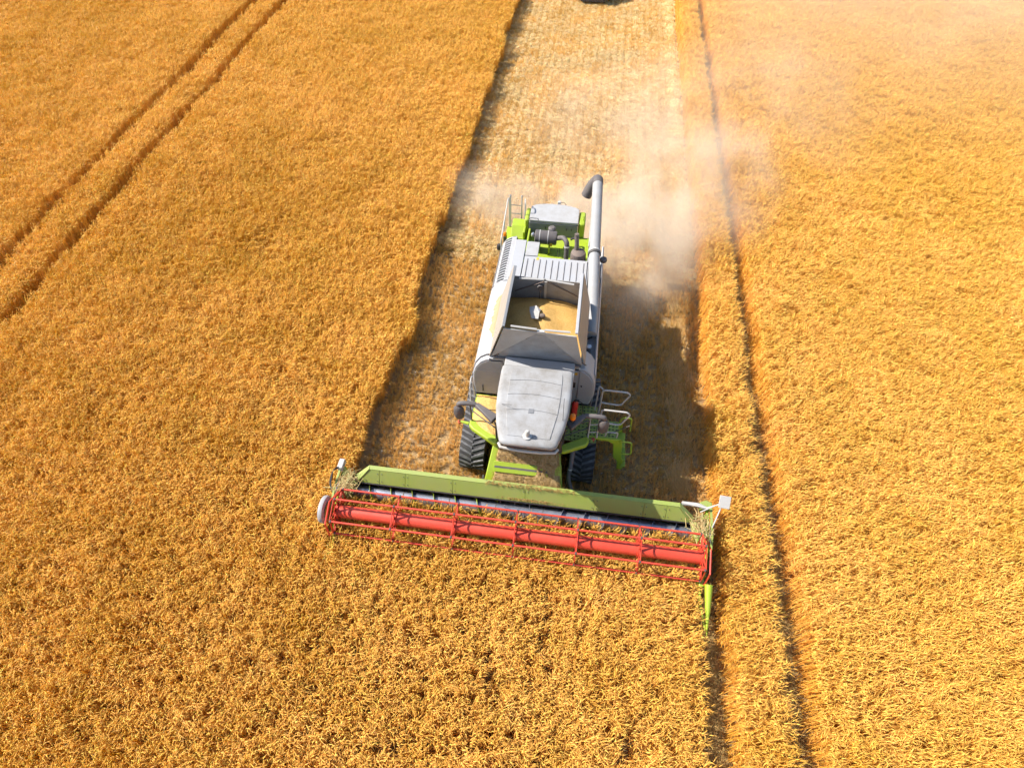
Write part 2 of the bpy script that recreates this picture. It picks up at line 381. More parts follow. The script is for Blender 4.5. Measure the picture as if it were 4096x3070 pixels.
wob = Noise(21, 1.6); wob2 = Noise(22, .7)
def edge(at_, y, amp=.16):
    if at_ < -15: amp = .05; at_ = at_ + ((.36 - .029 * (y - 5)) if at_ > -19 else (.22 - .024 * (y - 8)))
    elif at_ > 0: amp = .10
    return float(at_ + amp * (wob(at_, y) - .5) + amp * .8 * (wob2(at_, y) - .5))
TR1, TR2, TR3, TR4 = 4.60, 6.30, -17.75, -19.65
HW = {TR1: .27, TR2: .27, TR3: .31, TR4: .31}
def main_span(y):
    a = edge(TR3, y) + HW[TR3]
    if y < .40:
        b_ = edge(TR1, y) - HW[TR1] - .02
        if y > -.45: return [(a, -4.86), (-4.50, min(b_, 4.40))]
        if y > -1.9: b_ = min(b_, 4.32)
        for gx, ya, yb in ((.80, -2.6, -.9), (-.28, -3.2, -2.2), (2.7, -4.4, -3.4), (-1.9, -4.9, -4.2)):
            if ya < y < yb: g_ = gx + .05 * math.sin(y * 3); return [(a, g_ - .10), (g_ + .10, b_)]
        return [(a, b_)]
    if y < 1.5: return [(a, -4.86)]
    return [(a, edge(LEFT_EDGE, y, .34))]
for y0, y1, fn, label in (
        (-8.15, 45, main_span, 'wide stand of tall golden barley left of the harvester and in front of its reel'),
        (-8.1, 50, lambda y: [(edge(TR1, y) + HW[TR1] + .22 * min(1, max(0, (y - 4) / 6)), edge(TR2, y) - HW[TR2])], 'narrow strip of standing barley between the two wheel tracks right of the harvester'),
        (-8.1, 50, lambda y: [(edge(TR2, y) + HW[TR2], 36.0)], 'pale standing barley filling the right side beyond the wheel track'),
        (-8.1, 45, lambda y: [(edge(TR4, y) + HW[TR4], edge(TR3, y) - HW[TR3])], 'narrow strip of standing barley between the two wheel tracks at upper left'),
        (-2.1, 45, lambda y: [(-46.0, edge(TR4, y) - HW[TR4])], 'golden barley in the upper left corner beyond the wheel tracks')):
    crop_block('barley_crop', y0, y1, fn, label)

# stubble: short cut stems standing in drill rows
def stub_patch(seed, rows=4, w=.5, l=.5):
    r = np.random.default_rng(seed); V = []; F = []; C = []
    for i in range(rows):
        xr = -w / 2 + (i + .5) * w / rows + r.normal(0, .008); yy = -l / 2; skip = r.random(5) < .22
        while yy < l / 2:
            if r.random() < .8 and not skip[min(4, max(0, int((yy / l + .5) * 5)))]:
                hk = r.normal(1, .2)
                for k in range(int(r.integers(12, 26))):
                    bx, by = xr + r.normal(0, .024), yy + r.normal(0, .026); h = r.normal(.14, .03) * hk; lx, ly = r.normal(0, .04, 2); k0 = len(V); a = r.random() * 3.14; wx, wy = math.cos(a) * .0042, math.sin(a) * .0042
                    c = jitc((0.74, 0.42, 0.11), .22, r); c2 = jitc((0.86, 0.57, 0.22), .12, r)
                    V.extend([(bx - wx, by - wy, 0), (bx + wx, by + wy, 0), (bx + lx + wx, by + ly + wy, h), (bx + lx - wx, by + ly - wy, h)]); C.extend([c, c, c2, c2]); F.append((k0, k0 + 1, k0 + 2, k0 + 3))
                    if r.random() < .6:
                        d = r.normal(0, .05, 2); k0 = len(V)
                        V.extend([(bx - wy, by + wx, h * .5), (bx + wy, by - wx, h * .5), (bx + d[0], by + d[1], h * .55 + r.normal(0, .03))]); C.extend([c2] * 3); F.append((k0, k0 + 1, k0 + 2))
            yy += r.uniform(.04, .11)
    for k in range(24):        # fallen bits between the rows
        p = np.array([r.uniform(-w / 2, w / 2), r.uniform(-l / 2, l / 2), r.uniform(.006, .04)]); a = r.random() * 6.28; le = r.uniform(.03, .09); d = np.array([math.cos(a), math.sin(a), r.normal(0, .15)]) * le; s_ = np.array([-math.sin(a), math.cos(a), .3]) * .003
        k0 = len(V); V.extend([tuple(p - s_), tuple(p + s_), tuple(p + d + s_), tuple(p + d - s_)]); C.extend([jitc((0.66, 0.42, 0.17), .15, r)] * 4); F.append((k0, k0 + 1, k0 + 2, k0 + 3))
    return V, F, C
STUB = template_collection('stubble_patch', [stalk_mesh('stubble_patch', *stub_patch(300 + i), 'stub') for i in range(10)])
r = np.random.default_rng(77); xs, ys = np.meshgrid(np.arange(-4.5, 4.6, .5) + .25, np.arange(.9, 44, .5)); x, y = xs.ravel(), ys.ravel()
k = in_view(x, y); x, y = x[k], y[k]; m_ = len(x)
ti = np.clip(.5 + .7 * (nB(x, y) - .5) + .5 * (nA(x, y) - .5) + r.normal(0, .1, m_), 0, 1)
rt = np.zeros((m_, 3)); rt[:, 2] = np.where(r.random(m_) < .5, 0, math.pi) + r.normal(0, .03, m_)
tag(scatter('stubble', np.stack([x, y, np.zeros(m_)], 1), rt, np.stack([np.ones(m_)] * 2 + [r.normal(.95, .15, m_) * (.7 + .6 * nB(x, y))], 1), r.integers(0, 10, m_), ti, STUB),
    'short orange-brown cut stubble standing in drill rows around the harvester', 'stubble', 'stuff')

# chopped straw and chaff thrown out behind the harvester
def straw_bundle(seed, n=110, rad=.16, hz=.06, base=(0.96, 0.665, 0.335), lmin=.03, lmax=.11, wid=.0058, along=None, tri=False):
    r = np.random.default_rng(seed); V = []; F = []; C = []
    for i in range(n):
        a0, d0 = r.random() * 6.283, math.sqrt(r.random()); p = np.array([math.cos(a0) * d0 * rad, math.sin(a0) * d0 * rad, abs(r.normal(0, 1)) * .35 * hz + hz * (1 - d0 * d0) * r.uniform(.3, 1)])
        a = r.random() * 6.283 if along is None else along + r.normal(0, .35); le = r.uniform(lmin, lmax); d = np.array([math.cos(a), math.sin(a), r.normal(0, .35)]); d = d / np.linalg.norm(d) * le / 2
        w = wid * r.uniform(.7, 1.4); s1 = np.array([-math.sin(a), math.cos(a), 0]) * w; s2 = np.array([0, 0, w]); c = jitc(base, .14, r); k0 = len(V)
        for e in (-d, d): V.extend([tuple(p + e - s1 - s2 * .5), tuple(p + e + s1 - s2 * .5), tuple(p + e + s2)])
        C.extend([c] * 6); F.extend([(k0, k0 + 1, k0 + 4, k0 + 3), (k0 + 1, k0 + 2, k0 + 5, k0 + 4), (k0 + 2, k0, k0 + 3, k0 + 5)])
    return V, F, C
STRAW = template_collection('straw_bundle', [stalk_mesh('straw_bundle', *straw_bundle(400 + i), 'straw') for i in range(6)])
n_ = 21000; r = np.random.default_rng(5)
x = r.uniform(-4.45, 4.3, n_); y = r.uniform(9.6, 45, n_)
rowx = np.round((x + 4.45) / .36) * .36 - 4.45; x = np.where(r.random(n_) < .84, rowx + r.normal(0, .04, n_), x)
front = 11.2 + .9 * (nE(x, y * 0) - .5) * 2 - 1.1 * np.clip((x + 2.2) / 1.2, 0, 1) + np.clip((x - 1.2) * .2, 0, 1)
band = np.arange(n_) > n_ - 4200; x = np.where(band, r.normal(4.60, .17, n_), x); y = np.where(band, 11 + 34 * r.random(n_), y)
k = ((y > front + r.exponential(.25, n_)) | (band & (y > 12 + r.exponential(1.0, n_)))) & in_view(x, y) & ((nD(x, y) > .12) | (r.random(n_) < .6)); x, y = x[k], y[k]; m_ = len(x)
rt = np.zeros((m_, 3)); rt[:, 2] = r.uniform(0, 6.28, m_); s_ = r.normal(1, .15, m_)
tag(scatter('chopped_straw', np.stack([x, y, np.full(m_, .03)], 1), rt, np.stack([s_, s_, r.uniform(.7, 1.3, m_) * (.7 + .6 * nC(x, y))], 1), r.integers(0, 6, m_), np.clip(.62 + .5 * (nB(x, y) - .5) + r.normal(0, .12, m_) + np.where(x > 4.3, .4, 0), 0, 1), STRAW),
    'pale chopped straw spread in lumpy rows over the stubble behind the harvester', 'straw', 'stuff')

LONG = template_collection('long_straw', [stalk_mesh('long_straw', *straw_bundle(450 + i, n=60, rad=.2, hz=.07, base=(0.84, 0.58, 0.26), lmin=.2, lmax=.5, wid=.0034, along=math.pi / 2), 'straw') for i in range(4)])
n_ = 420; x = r.normal(4.24, .17, n_); y = r.uniform(.9, 45, n_); rt = np.zeros((n_, 3)); rt[:, 2] = r.normal(0, .25, n_); rt[:, 0] = r.normal(.05, .08, n_)
tag(scatter('straw_swath', np.stack([x, y, np.full(n_, .02)], 1), rt, np.ones((n_, 3)) * r.uniform(.8, 1.2, (n_, 1)), r.integers(0, 4, n_), np.clip(r.normal(.6, .15, n_), 0, 1), LONG),
    'long band of flattened straw along the right edge of the cut strip', 'straw', 'stuff')
# flattened stalks lying in the wheel tracks through the standing crop
n_ = 1700; tr = np.minimum(r.integers(0, 8, n_), 3) * 0 + r.choice([0, 1, 2, 3], n_, p=[.3, .5, .1, .1]); y = np.where(tr == 0, r.uniform(-8, .8, n_), r.uniform(-8, 45, n_)); x = np.array([edge((TR1, TR2, TR3, TR4)[t_], y_, 0) for t_, y_ in zip(tr, y)]) + r.normal(0, .10, n_); k = in_view(x, y); x, y = x[k], y[k]; m_ = len(x)
rt = np.zeros((m_, 3)); rt[:, 2] = r.normal(0, .5, m_)
tag(scatter('flattened_stalks', np.stack([x, y, np.full(m_, .02)], 1), rt, np.ones((m_, 3)) * r.uniform(.7, 1.2, (m_, 1)), r.integers(0, 4, m_), np.clip(r.normal(.1, .1, m_), 0, 1), LONG),  # low tint darkens these stalks, standing for shade between the crop walls
    'flattened stalks lying in the wheel tracks through the standing barley', 'straw', 'stuff')

# small pale stones on the bare soil
sb = MB()
for i in range(900):
    px, py = r.uniform(-4.4, 4.4), r.uniform(.9, 14); s_ = abs(r.normal(.013, .008)) + .005; q = [(px + math.cos(a) * s_ * r.uniform(.6, 1.2), py + math.sin(a) * s_ * r.uniform(.6, 1.2), .004 + r.uniform(0, .006)) for a in np.linspace(0, 5.03, 5)]
    sb.add(q + [(px, py, s_ * .9)], [(j, (j + 1) % 5, 5) for j in range(5)])
MAT['stone'] = paint('chalk_stone', (0.66, 0.62, 0.56), 0.9, 0.2)
tag(sb.build('stones', 'stone'), 'small pale stones scattered on the bare soil between stubble rows', 'stones', 'stuff')


# ================================================================ the combine harvester
CH = empty('combine_harvester', (0, 0, 0))
tag(CH, 'white and lime green combine harvester with a full grain tank and wide red reel', 'combine harvester')

# ---- running gear and underbody
MB().box(-.95, .95, 2.6, 9.7, .75, 1.98).build('chassis', 'frame', CH, .03)
MB().box(-1.15, 1.15, 3.6, 7.4, 1.98, 2.95).build('threshing_body', 'frame', CH, .03)
def belt_outline(n=14):
    c1, r1, c2, r2 = (2.62, .52), .50, (4.25, .80), .78           # idler, drive wheel (y, z); rollers keep the run flat
    pts = []
    d = math.hypot(c2[0] - c1[0], c2[1] - c1[1]); base = math.atan2(c2[1] - c1[1], c2[0] - c1[0]); off = math.acos((r1 - r2) / d)
    a_top, a_bot = base + off, base - off
    for k in range(n + 1):       # round the front idler from top tangent over the front to the bottom
        a = a_top + (2 * math.pi - off * 2) * k / n; pts.append((c1[0] + r1 * math.cos(a), c1[1] + r1 * math.sin(a)))
    for k in range(n + 1):
        a = a_bot + 2 * off * k / n; pts.append((c2[0] + r2 * math.cos(a), c2[1] + r2 * math.sin(a)))
    return pts
OUT = belt_outline()
def resample(pts, step):
    P = [Vector((0, p[0], p[1])) for p in pts] ; P.append(P[0]); out = []; need = 0
    for a, b in zip(P[:-1], P[1:]):
        d = (b - a); L_ = d.length; s_ = need
        while s_ < L_: out.append((a + d * (s_ / L_), d.normalized())); s_ += step
        need = s_ - L_
    return out
def lug_mesh(side):
    w = .33; b = MB(); y0, y1 = 0.0, .15
    b.hexa([(0, y0 - .035, 0), (side * w, y1 - .045, 0), (side * w, y1 + .045, 0), (0, y0 + .035, 0), (0, y0 - .024, .045), (side * w, y1 - .034, .045), (side * w, y1 + .034, .045), (0, y0 + .024, .045)])
    return b.mesh('lug', 'lug', 20)
LUG = {1: lug_mesh(1), -1: lug_mesh(-1)}
for cx_ in (-1.47, 1.47):
    tr_ = empty('track', (cx_, 3.4, 0), CH)
    def tb(fn, name, mat, bev=0):
        b = MB(); fn(b); o = b.build(name, mat, tr_, bev); o.matrix_parent_inverse = Matrix.Translation((-cx_, -3.4, 0)); return o
    def belt(b):
        n = len(OUT); inner = []
        cy_ = sum(p[0] for p in OUT) / n; cz_ = sum(p[1] for p in OUT) / n
        for p in OUT:
            v = Vector((p[0] - cy_, p[1] - cz_)); v = v * (1 - .05 / v.length); inner.append((v.x + cy_, v.y + cz_))
        vs = [(cx_ + s_ * .335, *p) for s_ in (-1, 1) for p in OUT] + [(cx_ + s_ * .335, *p) for s_ in (-1, 1) for p in inner]
        fs = []
        for i in range(n):
            j = (i + 1) % n; fs += [(i, j, n + j, n + i), (2 * n + i, 2 * n + j, 3 * n + j, 3 * n + i), (i, j, 2 * n + j, 2 * n + i), (n + i, n + j, 3 * n + j, 3 * n + i)]
        b.add(vs, fs)
    tb(belt, 'belt', 'black')
    tb(lambda b: b.lathe([(.30, -.3), (.44, -.29), (.44, .29), (.30, .3)], (cx_, 2.62, .52), 'x', 28), 'idler_wheel', 'frame')
    tb(lambda b: b.lathe([(.45, -.3), (.70, -.29), (.70, .29), (.45, .3)], (cx_, 4.25, .80), 'x', 28), 'drive_wheel', 'frame')
    for ry in (3.15, 3.55): tb(lambda b: b.lathe([(.10, -.28), (.20, -.27), (.20, .27), (.10, .28)], (cx_, ry, .23), 'x', 18), 'roller', 'frame')
    for ph, sd in ((0, 1), (.085, -1)):
        for p, t in resample(OUT, .172):
            o = bpy.data.objects.new('lug', LUG[sd]); link(o, tr_)
            t2 = t if True else t
            up = Vector((0, -t.z, t.y))
            if up.dot(p - Vector((0, 3.4, .6))) < 0: up = -up
            yax = Vector((0, up.z, -up.y)) ; M_ = Matrix(((1, 0, 0), (0, yax.y, up.y), (0, yax.z, up.z)))
            q = p + t * ph
            o.matrix_local = Matrix.Translation((0, q.y - 3.4, q.z)) @ M_.to_4x4()
for cx_ in (-1.32, 1.32):
    w_ = empty('wheel', (cx_, 7.9, .72), CH)
    MB().lathe([(.42, -.25), (.62, -.28), (.70, -.24), (.72, -.1), (.72, .1), (.70, .24), (.62, .28), (.42, .25)], (0, 0, 0), 'x', 32).build('tyre', 'black', w_)
    MB().lathe([(.12, -.2), (.42, -.2), (.42, .2), (.12, .2)], (0, 0, 0), 'x', 24).build('rim', 'rail', w_)

# ---- side panels, shoulders, top deck
LP = [(-1.46, 1.25), (-1.56, 1.7), (-1.58, 2.45), (-1.56, 2.80), (-1.49, 3.08), (-1.36, 3.30), (-1.20, 3.42), (-1.04, 3.46)]
def shell(prof, y0, y1, t=.03, nseg=1):
    b = MB(); n = len(prof)
    inn = [(p[0] * (1 - t / abs(p[0])), p[1] - t * .6) for p in prof]
    poly = prof + inn[::-1]
    return b.prism(poly, 'y', y0, y1)
shell(LP, 3.62, 6.28).build('side_panel', 'white', CH)
shell(LP[:3], 6.30, 8.25).build('side_panel', 'white', CH)
MB().prism([(-1.58, 2.45), (-1.46, 1.25), (-1.43, 1.25), (-1.55, 2.45)], 'y', 8.27, 9.6).build('side_panel', 'lime', CH)
# front shoulder on the left: two upright grey doors under a rounded top
sh_ = MB(); sh_.prism([(-1.50, 2.0), (-1.56, 2.45), (-1.545, 2.80), (-1.47, 3.06), (-1.34, 3.28), (-1.18, 3.40), (-.75, 3.42), (-.75, 2.0)], 'y', 3.46, 3.60)
sh_.build('shoulder', 'white', CH, .02)
MB().poly_plate([(-.78, 3.455, 2.98), (-.78, 3.455, 3.36), (-1.16, 3.455, 3.34), (-1.31, 3.455, 3.23), (-1.44, 3.455, 3.03), (-1.46, 3.455, 2.98)][::-1], -.03).build('service_door', 'grey', CH, .008)
MB().poly_plate([(-.78, 3.455, 2.05), (-.78, 3.455, 2.955), (-1.47, 3.455, 2.955), (-1.52, 3.455, 2.75), (-1.53, 3.455, 2.40), (-1.47, 3.455, 2.05)][::-1], -.03).build('service_door', 'grey', CH, .008)
MB().cyl((-1.30, 3.42, 2.15), (-1.30, 3.42, 2.40), .014, 8).build('door_handle', 'black', CH)
# right side: upright wall, open channel for the unloading tube, shoulder in front
RP = [(1.46, 1.25), (1.56, 1.7), (1.59, 2.45), (1.575, 2.80), (1.55, 3.02), (1.52, 3.06)]
shell(RP, 3.62, 6.0).build('side_panel', 'white', CH)
shell(RP, 6.02, 8.6).build('side_panel', 'white', CH)
MB().prism([(1.49, 2.0), (1.57, 2.45), (1.555, 2.80), (1.50, 3.05), (1.40, 3.24), (1.25, 3.38), (.95, 3.42), (.80, 3.42), (.80, 2.0)], 'y', 3.46, 4.10).build('shoulder', 'white', CH, .03)
MB().poly_plate([(1.14, 3.455, 2.05), (1.14, 3.455, 3.34), (1.22, 3.455, 3.32), (1.36, 3.455, 3.20), (1.46, 3.455, 3.00), (1.51, 3.455, 2.75), (1.52, 3.455, 2.42), (1.46, 3.455, 2.05)], .03).build('service_door', 'white', CH, .006)
MB().poly_plate([(.82, 3.455, 2.05), (.82, 3.455, 3.34), (1.115, 3.455, 3.34), (1.115, 3.455, 2.05)], .03).build('service_door', 'white', CH, .006)
MB().box(.90, 1.07, 3.405, 3.43, 2.70, 2.90).build('vent', 'black', CH, .02)
MB().box(1.02, 1.09, 3.412, 3.424, 3.20, 3.28).build('sticker', 'sticker', CH)
MB().cyl((1.22, 3.43, 2.78), (1.22, 3.40, 2.78), .02, 10).build('door_latch', 'black', CH)
ch = MB(); ch.box(1.12, 1.55, 4.10, 8.55, 2.82, 2.88); ch.box(1.08, 1.12, 4.10, 8.0, 2.82, 3.45)
ch.build('tube_channel', 'white', CH)
hy = empty('hydraulic_valve_block', (1.3, 4.45, 2.9), CH)
MB().box(-.10, .08, -.14, .12, -.01, .14).build('valve_body', 'frame', hy, .01)
MB().lathe([(.07, .12), (.07, .2), (.03, .21)], (0.02, .05, 0), 'z', 14).build('valve_cap', 'bright', hy)
MB().tube(arc_path([(-.1, .1, .05), (-.1, .35, .1), (.1, .45, .1), (.1, .8, .05)], .1), .018, 7).build('hose', 'black', hy)
MB().tube(arc_path([(.06, -.1, .08), (.12, -.3, .12), (.0, -.36, .05)], .1), .016, 7).build('hose', 'black', hy)
# top deck around the tank
d = MB(); d.box(-1.12, 1.12, 3.46, 3.60, 3.30, 3.455); d.build('deck_plate', 'white', CH, .012)
MB().box(-1.05, -.72, 6.42, 8.05, 3.40, 3.485).build('engine_cover', 'white', CH, .015)
MB().box(-.70, -.34, 7.40, 8.02, 3.40, 3.472).build('service_plate', 'grey', CH, .008)
# ribbed cover behind the tank
cv = empty('tank_cover', (0, 6.8, 3.5), CH)
MB().box(-.70, 1.08, 5.40, 7.36, 3.448, 3.48).build('cover_sheet', 'white', cv, .01).matrix_parent_inverse = Matrix.Translation((0, -6.8, -3.5))
rib = MB().box(-.007, .007, -.42, .42, 0, .012).mesh('rib', 'plastic')
for i in range(10):
    o = bpy.data.objects.new('rib', rib); link(o, cv); o.location = (-.60 + i * .176, .02, -.018)
MB().box(-.36, -.29, 7.22, 7.32, 3.481, 3.487).build('sticker', 'sticker', CH)
# louvred grille on the left shoulder: dark screen behind, slots between real bars
gr = empty('louvre_grille', (-1.3, 7.2, 3.2), CH); inv = Matrix.Translation((1.3, -7.2, -3.2))
b = shell([(p[0] * .985, p[1] - .035) for p in LP[2:]], 6.32, 8.2); b.build('screen', 'black', gr).matrix_parent_inverse = inv
prof = LP[2:]
def lerp_prof(t):
    s_ = t * (len(prof) - 1); i = min(int(s_), len(prof) - 2); f_ = s_ - i; return (prof[i][0] * (1 - f_) + prof[i + 1][0] * f_, prof[i][1] * (1 - f_) + prof[i + 1][1] * f_)
def strip(t0, t1, y0, y1, n=4):
    b = MB(); P = [lerp_prof(t0 + (t1 - t0) * k / n) for k in range(n + 1)]; Q = [(p[0] * .99, p[1] - .02) for p in P]
    return b.prism(P + Q[::-1], 'y', y0, y1)
bars = [(0, .06), (.26, .30), (.47, .58), (.84, 1.0)]
for t0, t1 in bars: strip(t0, t1, 6.30, 8.22).build('frame_bar', 'white', gr).matrix_parent_inverse = inv
ns = 17
for i in range(ns + 1):
    y = 6.30 + i * (1.92 - .035) / ns
    strip(.02, .98, y, y + .036, 8).build('slat', 'white', gr).matrix_parent_inverse = inv

# ---- grain tank: four leaning walls above the deck, grain inside
MAT['gusset'] = paint('gusset_sheet', (0.40, 0.40, 0.40), 0.5, 0.5, (0.30, 0.27, 0.23), scale=3, up=0.0)
tk = empty('grain_tank', (0, 4.6, 3.5), CH); inv = Matrix.Translation((0, -4.6, -3.5))
def tp(b, name, mat, bev=0):
    o = b.build(name, mat, tk, bev); o.matrix_parent_inverse = inv; return o
XL0, XL1, XR0, XR1 = -1.09, -.71, 1.22, .96; ZT = 4.95
tp(MB().plate([(XL0, 3.50, 3.47), (XL0, 5.72, 3.47), (XL1, 5.20, ZT), (XL1, 3.13, ZT)], .025), 'side_flap', 'flap', .006)
tp(MB().plate([(XR0, 3.50, 3.47), (XR1, 3.13, ZT), (XR1, 5.14, ZT), (XR0, 5.70, 3.47)], .025), 'side_flap', 'flap', .006)
tp(MB().box(XL1 - .012, XL1 + .05, 3.15, 5.18, ZT - .015, ZT + .025), 'flap_lip', 'slate', .006)
tp(MB().box(XR1 - .055, XR1 + .012, 3.15, 5.12, ZT - .015, ZT + .025), 'flap_lip', 'white', .006)
fc = (.14, 3.27, 4.78)
tp(MB().poly_plate([(-1.02, 3.50, 3.50), (1.15, 3.50, 3.50), fc], .02), 'tank_wall', 'galv')
tp(MB().poly_plate([(-1.04, 3.48, 3.53), (fc[0] - .04, 3.25, 4.79), (-.70, 3.20, 4.86)][::-1], .02), 'gusset', 'gusset')
tp(MB().poly_plate([(1.17, 3.48, 3.53), (fc[0] + .04, 3.25, 4.79), (.94, 3.19, 4.83)], .02), 'gusset', 'gusset')
tp(MB().box(.05, .23, 3.22, 3.30, 4.74, 4.82), 'hinge_block', 'rail', .01)
for sx, xa, za in ((-1, -.54, 4.90), (1, .80, 4.88)):
    tp(MB().tube([(fc[0] + sx * .09, 3.25, 4.86), (xa, 3.24, za)], .024, 6), 'wall_strut', 'rail')
    tp(MB().tube([(fc[0] + sx * .10, 3.262, 4.72), (fc[0] + sx * .34, 3.30, 4.46)], .016, 6), 'fold_hinge', 'rust')
    tp(MB().tube([(fc[0] + sx * 1.0, 3.445, 3.66), (fc[0] + sx * 1.13, 3.475, 3.54)], .014, 6), 'fold_hinge', 'rust')
tp(MB().box(-1.0, 1.14, 3.44, 3.475, 3.47, 3.53), 'wall_foot', 'slate')
tp(MB().plate([(-1.0, 5.28, 3.3), (1.14, 5.28, 3.3), (.93, 5.03, 4.76), (-.70, 5.06, 4.76)], -.02), 'tank_wall', 'galv')
tp(MB().plate([(.05, 5.115, 4.0), (.11, 5.115, 4.0), (.11, 5.015, 4.70), (.05, 5.015, 4.70)], -.02), 'wall_post', 'rail')
tp(MB().tube([(.03, 5.0, 4.70), (-.68, 5.10, 4.22)], .014, 6), 'fold_hinge', 'rust')
tp(MB().tube([(.13, 5.0, 4.70), (.90, 5.10, 4.22)], .014, 6), 'fold_hinge', 'rust')
tp(MB().tube([(-.57, 4.93, 4.80), (.04, 4.94, 4.82)], .024, 6), 'wall_strut', 'rail')
tp(MB().tube([(.09, 4.94, 4.82), (.77, 4.88, 4.80)], .024, 6), 'wall_strut', 'rail')
tp(MB().lathe([(.0, 0), (.075, .0), (.085, -.03), (.07, -.06), (.0, -.06)], (-.04, 5.04, 4.50), 'y', 16), 'level_sensor', 'plastic')
tp(MB().tube(arc_path([(-.04, 5.03, 4.44), (-.06, 5.04, 4.30), (-.05, 5.02, 4.1)], .08), .008, 6), 'sensor_cable', 'black')
tp(MB().box(-1.06, 1.10, 3.62, 5.75, 2.9, 3.1), 'tank_floor', 'galv')
tp(MB().box(-1.05, 1.08, 5.32, 6.42, 3.30, 3.445), 'deck_plate', 'white')
fl = MB(); fl.poly_plate([(-.22, 4.24, 4.43), (.02, 4.20, 4.44), (.04, 4.37, 4.38), (-.08, 4.45, 4.42), (-.24, 4.42, 4.38)], .006); fl.plate([(-.15, 4.06, 4.36), (.01, 4.06, 4.37), (.02, 4.20, 4.44), (-.22, 4.24, 4.43)], .006)
tp(fl, 'filling_auger_flap', 'rail')
tp(MB().lathe([(.02, -.07), (.05, -.06), (.065, 0), (.05, .05), (.02, .07)], (.10, 4.16, 4.38), 'x', 14), 'filling_auger_head', 'rust')
# grain heap
def hgrain(x, y):
    d_ = math.hypot((x + .02) * .85, (y - 4.30)); h = 4.34 - .44 * (math.sqrt(d_ * d_ + .03) - .17)
    return h + .012 * math.sin(9 * x + 3 * y) + .010 * math.sin(13 * y - 5 * x)
gb = MB(); NX, NY = 44, 44; xs_ = np.linspace(-1.0, 1.12, NX); ys_ = np.linspace(3.42, 5.11, NY)
def clampx(x, z):      # stay between the leaning flaps
    t = (z - 3.47) / 1.48; return min(max(x, XL0 + (XL1 - XL0) * t + .03), XR0 + (XR1 - XR0) * t - .03)
vs = []
for x in xs_:
    for y in ys_: z = hgrain(x, y); vs.append((clampx(x, z), y, z))
fs = [(i * NY + j, (i + 1) * NY + j, (i + 1) * NY + j + 1, i * NY + j + 1) for i in range(NX - 1) for j in range(NY - 1)]
gb.add(vs, fs); tag(gb.build('grain_heap', 'grain', None, ang=80), 'golden heap of threshed grain filling the open tank of the harvester', 'grain', 'stuff')
# grain spilled on the shoulder beside the tank
gb = MB(); rr_ = random.Random(3); NX, NY = 60, 12; vs = []
for i in range(NX):
    y = 4.05 + 1.75 * i / (NX - 1)
    for j in range(NY):
        t = j / (NY - 1); wdt = .20 * min(1, (i + 1) / 14, (NX - i) / 10); x = -1.06 - wdt * t * (1 + .10 * math.sin(i * .5) + .08 * math.sin(i * 1.3 + 1)); 
        zp = 3.46 if x > -1.04 else np.interp(-x, [1.04, 1.20, 1.36, 1.49], [3.46, 3.42, 3.30, 3.08]); vs.append((x, y, zp + .004 + .055 * math.sin(math.pi * min(1, t * .8 + .2)) * (1 if 0 < j < NY - 1 else 0) * min(1, i / 3, (NX - 1 - i) / 3)))
gb.add(vs, [(i * NY + j, (i + 1) * NY + j, (i + 1) * NY + j + 1, i * NY + j + 1) for i in range(NX - 1) for j in range(NY - 1)])
tag(gb.build('spilled_grain', 'spill', None, ang=80), 'streak of grain spilled on the white shoulder left of the tank', 'grain', 'stuff')

# ---- engine deck and rear hood
MB().box(-.74, 1.04, 7.38, 9.30, 2.66, 2.76).build('engine_deck', 'lime', CH, .01)
lo = MB().box(-.006, .006, -.22, .22, 0, .008).mesh('deck_rib', 'frame')
for i in range(5):
    o = bpy.data.objects.new('deck_rib', lo); link(o, CH); o.location = (-.30 + i * .16, 7.85, 2.76)
MB().prism([(7.36, 1.98), (7.36, 3.40), (7.42, 3.40), (7.42, 2.66), (7.6, 2.6), (7.6, 1.98)], 'x', -.72, 1.04).build('bulkhead', 'grey', CH)
MB().box(-.80, -.74, 8.07, 9.28, 2.0, 2.98).build('deck_side', 'lime', CH, .015)
MB().box(1.04, 1.10, 7.4, 9.28, 2.0, 2.80).build('deck_side', 'lime', CH, .015)
hood = empty('engine_hood', (0, 9.6, 3.2), CH); inv2 = Matrix.Translation((0, -9.6, -3.2))
def hp(b, name, mat, bev=0):
    o = b.build(name, mat, hood, bev); o.matrix_parent_inverse = inv2; return o
hp(MB().prism([(-.80, 9.27), (.70, 9.27), (.70, 9.96), (.55, 10.08), (.2, 10.16), (-.3, 10.16), (-.65, 10.08), (-.80, 9.96)], 'z', 3.22, 3.30), 'hood_top', 'grey', .012)
hp(MB().box(-.80, .70, 9.26, 9.32, 2.70, 3.21), 'hood_wall', 'slate', .01)
hp(MB().prism([(9.30, 3.26), (9.98, 3.22), (10.12, 3.0), (10.15, 1.6), (9.30, 1.6)], 'x', -.95, -.81), 'hood_side', 'lime', .05)
hp(MB().prism([(9.30, 3.26), (9.98, 3.22), (10.12, 3.0), (10.15, 1.6), (9.30, 1.6)], 'x', .71, .92), 'hood_side', 'lime', .05)
hp(MB().prism([(9.34, 3.2), (10.1, 3.15), (10.35, 2.6), (10.45, 1.4), (9.34, 1.4)], 'x', -.80, .70), 'hood_shell', 'white', .05)
hp(MB().tube(arc_path([(-.78, 9.26, 3.31), (-.78, 9.26, 3.37), (-.52, 9.26, 3.37), (-.52, 9.26, 3.31)], .03), .011, 6), 'grab_handle', 'black')
for x in (-.30, .35, .50): hp(MB().box(x, x + .03, 9.235, 9.26, 3.02, 3.10), 'latch', 'black', .004)
